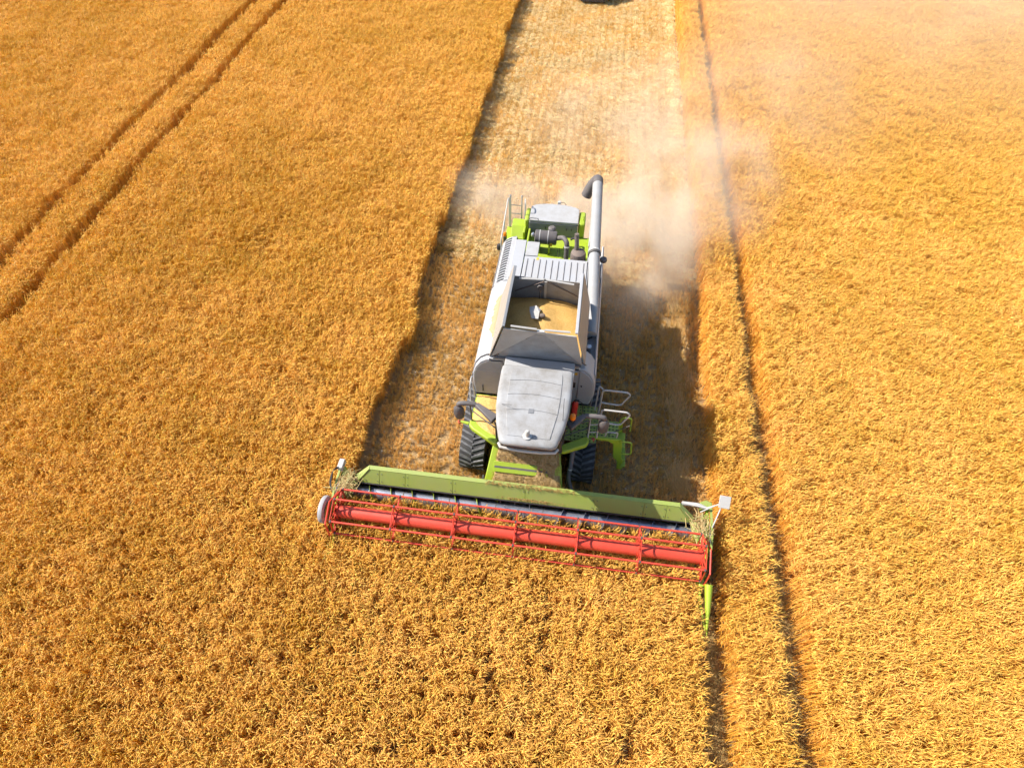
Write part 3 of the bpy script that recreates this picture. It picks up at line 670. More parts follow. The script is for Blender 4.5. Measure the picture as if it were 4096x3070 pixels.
hp(MB().cyl((.86, 9.5, 3.26), (.86, 9.5, 3.40), .008, 6), 'aerial', 'black')
MB().box(-.85, .75, 10.2, 10.75, .75, 1.5).build('straw_chopper', 'frame', CH, .05)
MB().plate([(-1.3, 10.7, .95), (1.2, 10.7, .95), (1.1, 11.05, .8), (-1.2, 11.05, .8)], .03).build('spreader_hood', 'frame', CH)
cam_b = empty('camera_unit', (.05, 10.2, 3.3), CH)
MB().box(-.05, .05, -.05, .05, 0, .08).build('housing', 'rail', cam_b, .01)
MB().tube(arc_path([(.05, 0, .03), (.14, 0, .06), (.22, -.06, .0)], .04), .008, 6).build('cable', 'black', cam_b)
# air filter drum
af = empty('air_filter', (-.19, 8.53, 3.26), CH)
MB().lathe([(.15, -.35), (.205, -.33), (.205, .27), (.19, .31), (.12, .31)], (0, 0, 0), 'x', 28).build('drum', 'plastic', af, .008)
for x in (-.20, .05): MB().lathe([(.207, -.012), (.214, -.012), (.214, .012), (.207, .012)], (x, 0, 0), 'x', 28).build('strap', 'rail', af)
MB().lathe([(.11, 0), (.12, .1), (.115, .2), (.07, .24)], (.14, .24, -.02), 'z', 20).build('intake_dome', 'plastic', af)
MB().lathe([(.05, -.02), (.055, .05), (.03, .09)], (-.41, .02, .02), 'z', 14).build('pre_cleaner_cap', 'bright', af)
MB().box(.12, .19, -.2, -.19, -.16, -.05).build('sticker', 'sticker', af)
for x in (-.22, .08): MB().box(x, x + .04, -.16, .16, -.50, -.14).build('mount', 'lime', af)
MB().tube(arc_path([(.46, 8.02, 2.70), (.44, 8.18, 3.42), (.32, 8.34, 3.46), (.10, 8.5, 3.28)], .14, 6), .072, 16).build('intake_pipe', 'plastic', CH)
MB().lathe([(.078, 0), (.078, .04)], (.443, 8.135, 3.28), 'z', 16).build('pipe_clamp', 'rail', CH)
MB().box(.16, .40, 7.45, 7.72, 2.76, 3.02).build('battery_box', 'frame', CH, .02)
ex = empty('exhaust', (.80, 7.66, 2.95), CH)
MB().lathe([(.20, 0), (.22, .03), (.22, .50), (.20, .57), (.12, .62)], (0, 0, 0), 'z', 26).build('muffler', 'rust', ex)
MB().tube([(-.06, .06, .55), (-.07, .10, .78), (-.10, .16, 1.08)], [.07, .062, .062], 16, True).build('stack', 'rust', ex)
MB().tube(arc_path([(.52, 8.85, 3.0), (.66, 8.9, 3.05), (.74, 8.5, 2.95), (.80, 8.2, 2.85)], .12), .03, 8).build('coolant_hose', 'black', CH)
MB().tube(arc_path([(.22, 8.36, 3.05), (.27, 8.28, 2.86), (.21, 8.2, 2.80), (.17, 8.32, 2.98)], .06), .007, 6).build('loose_cable', 'black', CH)
# service platform, box, ladder and rails at the rear left
MB().box(-1.56, -.80, 8.27, 9.88, 2.46, 2.52).build('service_platform', 'lime', CH, .01)
MB().prism([(8.30, 2.53), (9.82, 2.53), (9.82, 2.90), (9.46, 2.90), (9.16, 2.66), (8.30, 2.66)], 'x', -1.36, -.82).build('step_box', 'lime', CH, .015)
MB().box(-.96, -.90, 9.0, 9.30, 2.66, 3.0).build('deck_bracket', 'lime', CH, .01)
ld = empty('service_ladder', (-1.3, 9.92, 2.5), CH)
for x in (-1.47, -1.11):
    MB().tube([(x + 1.3, 0, -.9), (x + 1.3, .02, 1.12)], .022, 8).build('rail_post', 'rail', ld)
    MB().lathe([(.028, 0), (.03, .03), (.01, .06)], (x + 1.3, .02, 1.11), 'z', 10).build('post_cap', 'rail', ld)
for i in range(6): MB().tube([(-.17, .01, -.75 + i * .31), (.19, .01, -.75 + i * .31)], .014, 6).build('rung', 'rail', ld)
hr = empty('handrail', (-1.56, 9.2, 2.5), CH)
MB().tube(arc_path([(0, -.75, -.2), (0, -.7, .55), (.04, .55, 1.12), (.06, .68, 1.1), (.06, .66, .0)], .10), .020, 8).build('rail_tube', 'rail', hr)
MB().tube(arc_path([(.0, -.1, .0), (.02, -.05, .80)], .1), .018, 8).build('rail_post', 'rail', hr)
hr = empty('handrail', (-1.0, 9.86, 2.5), CH)
MB().tube(arc_path([(0, 0, 0), (0, .02, 1.12), (.04, -.25, 1.12), (.04, -.3, .3)], .08), .018, 8).build('rail_tube', 'rail', hr)
bl = empty('side_beacon', (-1.52, 9.05, 2.78), CH)
MB().lathe([(.045, 0), (.055, .05), (.05, .11), (.02, .14)], (0, 0, 0), 'z', 14).build('lens', 'lens', bl); MB().box(-.05, .05, -.05, .05, -.26, 0).build('bracket', 'frame', bl, .01)
MB().lathe([(.0, -.1), (.07, -.09), (.08, 0), (.06, .08), (0, .1)], (-1.66, 8.72, 2.6), 'z', 12).build('side_mirror', 'black', CH)

# ---- unloading tube
ut = empty('unloading_tube', (1.3, 7.5, 3.6), CH); inv3 = Matrix.Translation((-1.3, -7.5, -3.6))
def up_(b, name, mat, bev=0):
    o = b.build(name, mat, ut, bev); o.matrix_parent_inverse = inv3; return o
up_(MB().tube([(1.34, 4.9, 3.12), (1.34, 5.6, 3.30), (1.25, 7.52, 3.66)], .155, 26), 'tube_section', 'tube')
up_(MB().tube([(1.25, 7.50, 3.66), (1.17, 10.42, 3.98)], .158, 26), 'tube_section', 'tube')
up_(MB().tube([(1.253, 7.44, 3.65), (1.249, 7.50, 3.66)], .182, 26), 'flange', 'frame')
up_(MB().tube([(1.249, 7.515, 3.662), (1.247, 7.57, 3.67)], .182, 26), 'flange', 'rail')
up_(MB().tube(arc_path([(1.172, 10.36, 3.975), (1.165, 10.64, 4.0), (1.0, 10.66, 3.75), (.86, 10.62, 3.38)], .22, 8), .165, 24), 'spout', 'plastic')
up_(MB().box(1.055, 1.08, 7.7, 9.6, 3.70, 3.74), 'hydraulic_line', 'rail')
up_(MB().lathe([(.09, -.05), (.11, 0), (.09, .05)], (1.52, 7.45, 3.5), 'z', 14), 'work_light', 'plastic')
MB().box(1.36, 1.46, 6.6, 7.2, 2.9, 3.2).build('tube_cradle', 'frame', CH, .02)

# ---- cab
CX = .14
cab = empty('cab', (CX, 2.2, 1.95), CH)
ci = Matrix.Translation((-CX, -2.2, -1.95))
def cp(b, name, mat, bev=0, seg=2, ang=35):
    o = b.build(name, mat, cab, bev, seg, ang); o.matrix_parent_inverse = ci; return o
cp(MB().box(CX - .78, CX + .78, 1.98, 3.44, 1.80, 1.98), 'cab_floor', 'frame', .03)
fwx0, fwx1 = .66, .66
cp(MB().plate([(CX - .70, 1.92, 2.02), (CX + .70, 1.92, 2.02), (CX + .64, 1.30, 3.40), (CX - .64, 1.30, 3.40)], .012), 'windscreen', 'glass')
for s_ in (-1, 1):
    q = [(CX + s_ * .76, 1.96, 2.02), (CX + s_ * .76, 3.20, 2.02), (CX + s_ * .80, 3.20, 3.42), (CX + s_ * .70, 1.36, 3.42)]
    cp(MB().plate(q if s_ > 0 else q[::-1], .012), 'side_window', 'glass')
    cp(MB().tube([(CX + s_ * .74, 1.93, 1.98), (CX + s_ * .69, 1.32, 3.44)], .035, 8), 'pillar', 'black')
    cp(MB().box(CX + s_ * .78 - .05, CX + s_ * .78 + .05, 3.2, 3.42, 1.98, 3.44), 'pillar', 'frame', .02)
cp(MB().box(CX - .80, CX + .80, 3.36, 3.43, 1.98, 3.42), 'cab_wall', 'slate')
st = MB(); st.box(CX - .25, CX + .25, 2.5, 2.95, 2.3, 2.45); st.box(CX - .24, CX + .24, 2.9, 3.05, 2.45, 3.1)
cp(st, 'seat', 'black', .05)
cp(MB().tube([(CX, 2.1, 2.0), (CX, 2.25, 2.65)], .05, 8), 'steering_column', 'black')
# roof: outline lofted through height, hatch panels proud of it
def roof_outline(k, g_=0.0):
    """k: outline points (x,y) of the roof, shrunk by g_"""
    half = [(.52, .93), (.62, .98), (.67, 1.12), (.76, 1.45), (.825, 1.85), (.845, 2.3), (.845, 2.82), (.83, 2.96), (.78, 3.0)]
    pts = [(CX + x - (g_ if x > 0 else -g_), y) for x, y in half] + [(CX - x + g_, y) for x, y in half[::-1]]
    cyy = 2.0; return [(x, cyy + (y - cyy) * (1 - g_ * .9)) for x, y in pts]
def zroof(y): return 3.72 + (y - .93) * .075
def loft(levels):
    b = MB(); n = len(levels[0])
    vs = [p for L_ in levels for p in L_]; fs = []
    for i in range(len(levels) - 1):
        for k in range(n): a, c = i * n + k, i * n + (k + 1) % n; fs.append((a, c, c + n, a + n))
    fs += [tuple(range(n))[::-1], tuple(range((len(levels) - 1) * n, len(levels) * n))]
    return b.add(vs, fs)
lv = []
for g_, dz in ((.06, -.30), (.015, -.22), (0, -.12), (.0, -.06), (.02, -.02), (.06, 0.0), (.12, .012)):
    lv.append([(x, y + (.10 if dz < -.2 and y < 1.3 else 0), zroof(y) + dz) for x, y in roof_outline(0, g_)])
cp(loft(lv), 'roof', 'roof', 0, 2, 50)
def hatch_x(y): return .60 - .0 if y > 1.9 else .60 - (1.9 - y) * .17
cuts = [(1.10, 1.72), (1.735, 2.13), (2.145, 2.51), (2.525, 2.87)]
for i, (ya, yb) in enumerate(cuts):
    n = 9; vs = []
    def bow(u): return -.05 * (1 - u * u) * 0 + .05 * u * u
    lower = [(CX + u * hatch_x(ya), ya + (.0 if i == 0 else .06 * (u * u) * -1 + .06)) for u in np.linspace(-1, 1, n)]
    if i == 3:
        upper = [(CX + .60, yb - .16), (CX + .585, yb - .07), (CX + .52, yb - .01), (CX + .44, yb), (CX - .44, yb), (CX - .52, yb - .01), (CX - .585, yb - .07), (CX - .60, yb - .16)]
    else: upper = [(CX + u * hatch_x(yb), yb + .06 * (1 - u * u)) for u in np.linspace(1, -1, n)]
    poly = lower + upper; k_ = len(poly); b = MB()
    vs = [(x, y, zroof(y) + .004) for x, y in poly] + [(x, y, zroof(y) + .026) for x, y in poly]
    b.add(vs, [tuple(range(k_))[::-1], tuple(range(k_, 2 * k_))] + [(a, (a + 1) % k_, k_ + (a + 1) % k_, k_ + a) for a in range(k_)])
    cp(b, 'roof_panel', 'roof', .006)
cp(MB().tube([(CX - .66, 1.10, 3.40), (CX - .60, 1.00, 3.40), (CX - .3, .965, 3.40), (CX, .955, 3.40), (CX + .3, .965, 3.40), (CX + .60, 1.00, 3.40), (CX + .66, 1.10, 3.40)], .035, 10), 'visor_lip', 'rail')
cp(MB().prism([(CX - .60, 1.06), (CX - .3, 1.02), (CX + .3, 1.02), (CX + .60, 1.06), (CX + .6, 1.16), (CX - .6, 1.16)], 'z', 3.38, 3.50), 'light_bar', 'plastic', .01)
cp(MB().box(CX - .02 - .06, CX + .06 - .02, 1.70, 1.82, zroof(1.76) + .022, zroof(1.76) + .034), 'roof_plate', 'slate', .004)
an = MB(); an.lathe([(.10, 0), (.10, .012), (.055, .03), (.045, .10), (.055, .11), (.05, .17), (.03, .20)], (CX - .03, 1.13, zroof(1.13) + .02), 'z', 22)
cp(an, 'receiver_dome', 'rail')
cp(MB().tube([(CX + .70, 1.62, 3.78), (CX + .69, 1.75, 3.95), (CX + .68, 1.95, 4.15)], .006, 5), 'aerial', 'black')
cp(MB().tube([(CX - .80, 1.92, 3.72), (CX - .45, 1.75, 3.98)], .005, 5), 'aerial', 'black')
cp(MB().box(CX - .83, CX + .86, 3.0, 3.455, 3.44, 3.60), 'roof_deck', 'white', .02)
# beacon on its arm
bc = empty('beacon', (1.06, 1.96, 3.38), CH)
MB().lathe([(.055, 0), (.07, .02), (.072, .09), (.06, .14), (.03, .165)], (0, 0, .02), 'z', 18).build('lens', 'lens', bc)
MB().lathe([(.03, -.12), (.05, -.02), (.075, .0), (.075, .02)], (0, 0, 0), 'z', 14).build('base', 'black', bc)
# mirrors
def mirror(s_, x0, y0, x1, y1, x2, y2, z):
    mr = empty('wing_mirror', (x1, y1, z), CH); iv = Matrix.Translation((-x1, -y1, -z))
    def q(b, nm, mt, bv=0): o = b.build(nm, mt, mr, bv); o.matrix_parent_inverse = iv
    d_ = Vector((x1 - x0, y1 - y0, 0)).normalized(); n_ = Vector((-d_.y, d_.x, 0))
    A, B_ = Vector((x0, y0, z - .10)), Vector((x1, y1, z - .02))
    q(MB().hexa([A - n_ * .13, A + n_ * .13, B_ + n_ * .06, B_ - n_ * .06, A - n_ * .12 + Vector((0, 0, .12)), A + n_ * .12 + Vector((0, 0, .12)), B_ + n_ * .05 + Vector((0, 0, .07)), B_ - n_ * .05 + Vector((0, 0, .07))]), 'bracket', 'plastic', .025)
    q(MB().tube(arc_path([(x1, y1, z), ((x1 + x2) / 2, (y1 + y2) / 2, z + .03), (x2, y2, z + .02), (x2, y2, z - .12)], .06), .058, 12), 'arm', 'plastic')
    b = MB(); lv = []
    for t, wx, wy in ((0, .07, .06), (.06, .12, .10), (.22, .135, .105), (.40, .12, .095), (.47, .07, .055)):
        lv.append([(x2 + wx * math.cos(a), y2 - .02 + wy * math.sin(a) * (1.0 if math.sin(a) < 0 else .35), z - .06 - t) for a in np.linspace(0, 2 * math.pi, 16, endpoint=False)])
    k_ = 16; vs = [p for l_ in lv for p in l_]; fs = [(i * k_ + j, i * k_ + (j + 1) % k_, (i + 1) * k_ + (j + 1) % k_, (i + 1) * k_ + j) for i in range(4) for j in range(k_)] + [tuple(range(k_)), tuple(range(4 * k_, 5 * k_))]
    q(b.add(vs, fs), 'mirror_housing', 'plastic')
    q(MB().box(x2 - .085, x2 + .085, y2 + .012, y2 + .018, z - .46, z - .12), 'mirror_glass', 'bright')
mirror(-1, -.70, 1.80, -1.20, 2.14, -1.62, 2.10, 3.30)
mirror(1, .98, 1.86, 1.34, 2.18, 1.80, 2.18, 3.26)

# ---- platforms, rails, ladder
MB().poly_plate([(-.72, 1.98, 1.98), (-.72, 3.42, 1.98), (-1.48, 3.42, 1.98), (-1.48, 2.44, 1.98)][::-1], -.05).build('side_platform', 'lime', CH)
bp_ = MB(); bp_.prism([(-.70, 1.92), (-.70, 2.10), (-1.42, 2.58), (-1.50, 2.52), (-1.49, 2.38), (-1.40, 2.28), (-.80, 1.92)], 'z', 1.90, 2.05); bp_.build('platform_bumper', 'lime', CH, .03)
MB().prism([(-1.52, 2.42), (-1.52, 2.50), (-1.78, 2.52), (-1.78, 2.48)], 'z', 1.96, 2.0).build('lamp_arm', 'lime', CH)
MB().lathe([(.03, -.05), (.05, -.03), (.05, .03), (.03, .05)], (-1.76, 2.50, 1.95), 'z', 12).build('marker_lamp', 'redlens', CH)
hr = empty('handrail', (-1.1, 2.3, 2.05), CH)
MB().tube(arc_path([(-.34, .22, 0), (-.36, .24, .62), (-.30, .20, .70), (.36, -.24, .70), (.36, -.24, 0)], .10), .020, 8).build('rail_tube', 'frame', hr)
MB().tube(arc_path([(-.30, .20, .45), (.36, -.24, .45)], .1), .016, 8).build('rail_bar', 'frame', hr)
MB().tube(arc_path([(-.42, 1.05, -.1), (-.44, 1.0, .85), (-.43, .75, .9), (-.42, .55, .3)], .1), .018, 8).build('rail_tube', 'rail', hr)
# grain dust lying on the left platform
cb = MB(); NX = 14; vs = []; rr_ = random.Random(9)
for i in range(NX):
    for j in range(NX):
        u, v = i / (NX - 1), j / (NX - 1); y = 2.10 + 1.30 * v; xm = -1.45 if y > 2.46 else -.74 - (y - 2.0) * 1.5; x = -.74 + (xm + .74) * u
        e = min(u, v, 1 - u, 1 - v) > 0
        vs.append((x, y, 1.985 + (.02 + .03 * rr_.random() + .05 * math.sin(u * 3.14) if e else 0)))
cb.add(vs, [(i * NX + j, (i + 1) * NX + j, (i + 1) * NX + j + 1, i * NX + j + 1) for i in range(NX - 1) for j in range(NX - 1)])
MAT['chaffgold'] = MAT['grain']
tag(cb.build('spilled_grain', 'grain', None, ang=80), 'spilled grain covering the small platform left of the cab', 'grain', 'stuff')
# right platform
pl = empty('entry_platform', (1.6, 2.8, 1.98), CH); ip_ = Matrix.Translation((-1.6, -2.8, -1.98))
def pp(b, nm, mt, bv=0): o = b.build(nm, mt, pl, bv); o.matrix_parent_inverse = ip_; return o
pp(MB().perf(.94, 1.72, 2.30, 3.42, 1.98, 8, 11, .028), 'tread_plate', 'limedust')
pp(MB().perf(1.73, 2.28, 2.52, 3.02, 1.98, 6, 5, .028), 'tread_plate', 'limedust')
pp(MB().box(.94, 1.70, 2.34, 3.40, 1.86, 1.90), 'dark_underlay', 'frame')  # dark sheet added below the tread holes so they look shaded
pp(MB().box(1.74, 2.27, 2.54, 3.0, 1.86, 1.90), 'dark_underlay', 'frame')
pp(MB().prism([(.86, 1.92), (.98, 1.92), (1.50, 2.18), (1.55, 2.30), (1.52, 2.44), (1.44, 2.42), (.86, 2.10)], 'z', 1.90, 2.05), 'platform_bumper', 'lime', .03)
pp(MB().prism([(1.54, 2.0), (2.30, 2.0), (2.30, 1.84), (2.16, 1.80), (2.05, 1.90), (1.54, 1.92)], 'y', 2.45, 2.51), 'platform_beam', 'lime', .01)
MB().lathe([(.03, -.05), (.05, -.03), (.05, .03), (.03, .05)], (1.66, 2.42, 1.95), 'z', 12).build('marker_lamp', 'redlens', CH)
lad = empty('entry_ladder', (2.3, 2.75, 1.9), CH); il = Matrix.Translation((-2.3, -2.75, -1.9))
def lp_(b, nm, mt, bv=0): o = b.build(nm, mt, lad, bv); o.matrix_parent_inverse = il; return o
for y in (2.50, 2.98):
    lp_(MB().prism([(2.16, 1.96), (2.38, 1.96), (2.48, 1.10), (2.55, .92), (2.50, .62), (2.58, .60), (2.58, .54), (2.42, .54), (2.40, .92), (2.26, 1.10)], 'y', y, y + .04), 'stringer', 'lime', .008)
for i, (x, z) in enumerate(((2.36, 1.55), (2.41, 1.20), (2.46, .88), (2.50, .58))):
    lp_(MB().box(x - .08, x + .14, 2.545, 2.975, z, z + .035), 'step', 'lime', .006)
lp_(MB().tube(arc_path([(2.36, 2.47, 1.93), (2.62, 2.47, 1.93), (2.68, 2.46, 1.4), (2.44, 2.47, 1.38)], .08), .020, 8), 'hoop', 'lime')
lp_(MB().tube(arc_path([(2.30, 3.04, 1.93), (2.36, 3.04, 2.18), (2.58, 3.04, 2.18), (2.62, 3.04, 1.6)], .10), .020, 8), 'hoop', 'lime')
for s_, y in ((0, 3.22), (1, 2.62)):
    h_ = empty('gate_rail', (1.75, y, 2.0), CH)
    MB().tube(arc_path([(0, 0, 0), (-.0, 0, .98), (.60, -.02, 1.0), (.68, -.03, .92), (.50, -.03, .46), (.0, 0, .46)], .09), .022, 10).build('rail_tube', 'rail', h_)
    if s_ == 0: MB().tube(arc_path([(-.10, .08, 0), (-.10, .10, 1.0), (.0, .0, 1.0)], .07), .018, 8).build('rail_tube', 'rail', h_)
    else: MB().tube(arc_path([(.20, -.10, .02), (.20, -.16, .30), (.48, -.16, .30), (.48, -.10, .02)], .06), .016, 8).build('rail_hoop', 'rail', h_)
h_ = empty('handrail', (1.5, 2.4, 2.0), CH)
MB().tube(arc_path([(.02, .02, 0), (.0, .06, .80), (.06, .10, .88), (.22, .10, .88), (.24, .06, 0)], .08), .020, 8).build('rail_tube', 'rail', h_)
for z in (.22, .55): MB().tube([(.02, .04, z), (.23, .08, z)], .014, 6).build('rail_bar', 'rail', h_)
MB().tube(arc_path([(-.60, -.30, .05), (-.56, -.26, .72), (-.02, .02, .78), (.0, .04, .05)], .08), .018, 8).build('rail_tube', 'frame', h_)
MB().tube([(-.56, -.26, .4), (.0, .02, .45)], .014, 6).build('rail_bar', 'frame', h_)
MB().tube([(2.0, 2.55, 2.05), (2.5, 2.62, 2.45)], .012, 6).build('gas_strut', 'frame', CH)
# fire extinguisher hanging beside the cab door
fe = empty('fire_extinguisher', (1.11, 3.02, 2.36), None); tag(fe, 'red fire extinguisher with a black hose beside the cab over the right platform', 'fire extinguisher')
MB().lathe([(.06, -.30), (.085, -.28), (.085, .17), (.05, .25), (.03, .27)], (0, 0, .03), 'z', 20).build('cylinder', 'extred', fe)
MB().lathe([(.03, 0), (.035, .05), (.02, .07)], (0, 0, .29), 'z', 10).build('valve', 'black', fe)
MB().box(-.02, .10, -.015, .015, .34, .36).build('lever', 'black', fe, .005)
MB().tube(arc_path([(.03, 0, .32), (.18, -.02, .30), (.22, -.06, .0), (.20, -.06, -.22)], .1), .012, 6).build('hose', 'black', fe)

# ---- feeder house
fh = empty('feeder_house', (0, 1.7, 1.3), CH); iF = Matrix.Translation((0, -1.7, -1.3))
def fp(b, nm, mt, bv=0): o = b.build(nm, mt, fh, bv); o.matrix_parent_inverse = iF; return o
def zf(y): return .98 + (y - 1.28) * 1.12
fb = MB(); fb.hexa([(-1.0, 1.28, .45), (1.06, 1.28, .45), (.86, 2.3, 1.0), (-.82, 2.3, 1.0), (-1.0, 1.28, .95), (1.06, 1.28, .95), (.86, 2.12, 1.86), (-.82, 2.12, 1.86)])
fp(fb, 'housing', 'lime', .03)
fp(MB().plate([(-.76, 1.54, zf(1.54) + .055), (.78, 1.54, zf(1.54) + .055), (.78, 1.72, zf(1.72) + .055), (-.76, 1.72, zf(1.72) + .055)], .04), 'top_panel', 'lime', .006)
fp(MB().plate([(-.74, 1.61, zf(1.61) + .060), (.76, 1.61, zf(1.61) + .060), (.76, 1.645, zf(1.645) + .060), (-.74, 1.645, zf(1.645) + .060)], .004), 'grip_strip', 'plastic')
sp = MB().perf(-.075, .075, -.13, .13, 0, 3, 5, .014, .02).build('step_plate', 'lime', fh); sp.location = (.87, -.02, .20); sp.rotation_euler = (R(44), 0, 0)
MB().tube(arc_path([(1.20, 2.3, 1.6), (1.18, 1.98, 1.30), (1.14, 1.80, .95), (1.30, 1.45, .80)], .25, 6), .055, 12).build('drive_shaft_cover', 'plastic', CH)
MB().tube([(1.172, 1.93, 1.22), (1.170, 1.915, 1.20)], .060, 12).build('cover_band', 'rail', CH)
fp(MB().box(-1.06, -1.01, 1.5, 1.62, .55, .95), 'lift_cylinder', 'black', .01)

# ---- header: beam, floor, side walls
hb = empty('header_frame', (0, 1.1, 1.0), CH); iH = Matrix.Translation((0, -1.1, -1.0))
def hq(b, nm, mt, bv=0): o = b.build(nm, mt, hb, bv); o.matrix_parent_inverse = iH; return o
xs_ = [-4.20, -3.62, -2.95, -1.72, .12, 1.85, 3.05, 3.6, 4.20]
def topx(x): return max(-3.88, min(3.88, x)) 
for a, b_ in zip(xs_[:-1], xs_[1:]):
    a2, b2 = a + .004, b_ - .004
    ta = -3.88 if a == -4.20 else a2; tb_ = 3.88 if b_ == 4.20 else b2
    hq(MB().plate([(a2, .965, .985), (b2, .965, .985), (tb_, 1.17, 1.315), (ta, 1.17, 1.315)], .02), 'beam_panel', 'limedust', .003)
    for xx in (a2 + .05, b2 - .05):
        for t in (.2, .75): hq(MB().lathe([(.012, 0), (.012, .008), (.006, .010)], (xx if abs(xx) < 4.1 else xx * .96, .965 + .205 * t - .006, .985 + .33 * t + .002), 'z', 8), 'bolt', 'frame')
tl = MB(); tl.prism([(1.17, 1.30), (1.17, 1.335), (1.27, 1.36), (1.29, 1.30)], 'x', -3.89, 3.89); hq(tl, 'beam_top_lip', 'limedust', .006)
hq(MB().prism([(1.28, 1.33), (1.30, .5), (1.22, .5), (1.0, .94), (1.15, 1.26)], 'x', -3.86, 3.86), 'beam_back', 'limedust')
for s_ in (-1, 1):
    e_ = MB().poly_plate([(s_ * 4.21, .955, .975), (s_ * 3.885, 1.17, 1.33), (s_ * 3.885, 1.28, 1.35), (s_ * 4.30, 1.10, 1.02)], .02 * s_); hq(e_, 'beam_end', 'limedust')
hq(MB().box(-4.20, 4.20, .94, .962, .93, .985), 'beam_seal', 'black', .006)
hq(MB().prism([(1.0, .93), (1.24, .62), (1.22, .30), (.95, .18), (.40, .16), (.40, .19), (.93, .22), (1.19, .30), (1.215, .60), (.98, .905)], 'x', -4.58, 4.58), 'trough', 'frame')
hq(MB().box(-4.58, 4.58, .10, .42, .15, .185), 'cutter_table', 'frame')
kf = MB().add([(-.035, 0, 0), (.035, 0, 0), (0, -.11, 0), (-.035, 0, .012), (.035, 0, .012), (0, -.11, .006)], [(2, 1, 0), (3, 4, 5), (0, 1, 4, 3), (1, 2, 5, 4), (2, 0, 3, 5)]).mesh('knife_finger', 'bright')
for i in range(118):
    o = bpy.data.objects.new('knife_finger', kf); link(o, hb); o.location = (-4.5 + i * 9.0 / 117, .10 - 1.1, .165 - 1.0)
for s_ in (-1, 1):
    x = s_ * 4.62
    hq(MB().prism([(-.10, .16), (-.15, .45), (.30, .80), (.75, 1.02), (1.05, 1.10), (1.30, 1.08), (1.34, .30), (1.0, .14)], 'x', x - .03, x + .03), 'side_wall', 'lime', .012)
    hq(MB().plate([(s_ * 4.59, .30, .80), (s_ * 4.59, 1.08, 1.06), (s_ * 4.22, .97, .96), (s_ * 4.36, .55, .62)][::s_], .02), 'corner_plate', 'limedust')
    # reel arm along the wall
    hq(MB().tube(arc_path([(s_ * 4.68, 1.34, 1.20), (s_ * 4.70, .62, 1.06), (s_ * 4.60, .10, 1.10)], .2), .035, 4), 'reel_arm', 'limedust')
    hq(MB().tube([(s_ * 4.66, 1.15, .95), (s_ * 4.67, .45, 1.02)], .022, 8), 'lift_ram', 'bright')
hq(MB().box(-4.74, -4.60, 1.12, 1.40, 1.14, 1.30), 'valve_cover', 'rail', .015)
for k_ in range(3):
    hq(MB().tube(arc_path([(-4.68 + .02 * k_, 1.2, 1.25), (-4.76 - .02 * k_, 1.0, 1.42 - .04 * k_), (-4.80 - .02 * k_, .72, 1.15), (-4.72, .55, 1.05)], .15, 5), .012, 6), 'hose', 'black')
hq(MB().tube(arc_path([(4.58, 1.30, 1.16), (4.40, 1.36, 1.2), (4.0, 1.40, 1.12)], .1), .05, 10), 'drive_cover', 'rail')
hq(MB().prism([(4.42, 1.28), (4.74, 1.30), (4.74, 1.50), (4.60, 1.56), (4.44, 1.48)], 'z', 1.02, 1.14), 'gearbox_guard', 'limedust', .02)
# right wheel-like cover on the left reel end
rd = empty('reel_drive_cover', (-4.66, .05, 1.10), CH)
MB().lathe([(.10, .02), (.28, .02), (.33, 0), (.345, -.05), (.33, -.10), (.26, -.12), (.05, -.125)], (-.03, 0, 0), 'x', 36).build('cover_disc', 'grey', rd)
MB().lathe([(.20, .03), (.22, .05), (.10, .06)], (-.03, 0, 0), 'x', 24).build('drive_hub', 'limedust', rd)
# guidance sensor on the right corner
gs = empty('guidance_sensor', (4.90, 1.30, 1.60), CH)
b = MB().box(-.13, .13, -.02, .02, -.15, .15).build('sensor_plate', 'rail', gs, .008); b.rotation_euler = (R(-50), 0, R(-4))
MB().box(-.05, .05, .02, .10, -.14, .0).build('sensor_body', 'frame', gs, .01)
MB().tube([(-.05, .0, -.1), (-.35, -.05, -.30), (-.95, .02, -.32)], .018, 8).build('bracket_arm', 'rail', gs)
MB().tube([(-.02, .0, -.12), (-.20, -.46, -.48)], .016, 8).build('bracket_arm', 'rail', gs)
MB().tube([(-.10, .0, -.12), (-.48, -.12, -.42)], .014, 8).build('bracket_arm', 'rail', gs)
# crop dividers
def divider(s_, tip_y, base_z, tipz=.28):
    dv = empty('crop_divider', (s_ * 4.58, -.4, .5), CH)
    MB().tube([(0, -.10, base_z - .5), (-.0, -.5, (base_z + tipz) * .5 + .06 - .5), (s_ * .0, tip_y + .4, tipz - .5)], [.095, .07, .010], 18).build('cone', 'lime', dv)
    MB().tube([(-s_ * .14, .15, .25), (-s_ * .13, -.35, .05), (-s_ * .03, tip_y + .5, tipz - .47)], [.035, .03, .02], 10).build('inner_rod', 'lime', dv)
    if s_ > 0: MB().box(-.19, -.07, -.12, .12, .05, .30).build('rod_bracket', 'lime', dv, .02)
divider(1, -1.52, .92, .46)
divider(-1, -.85, .40)

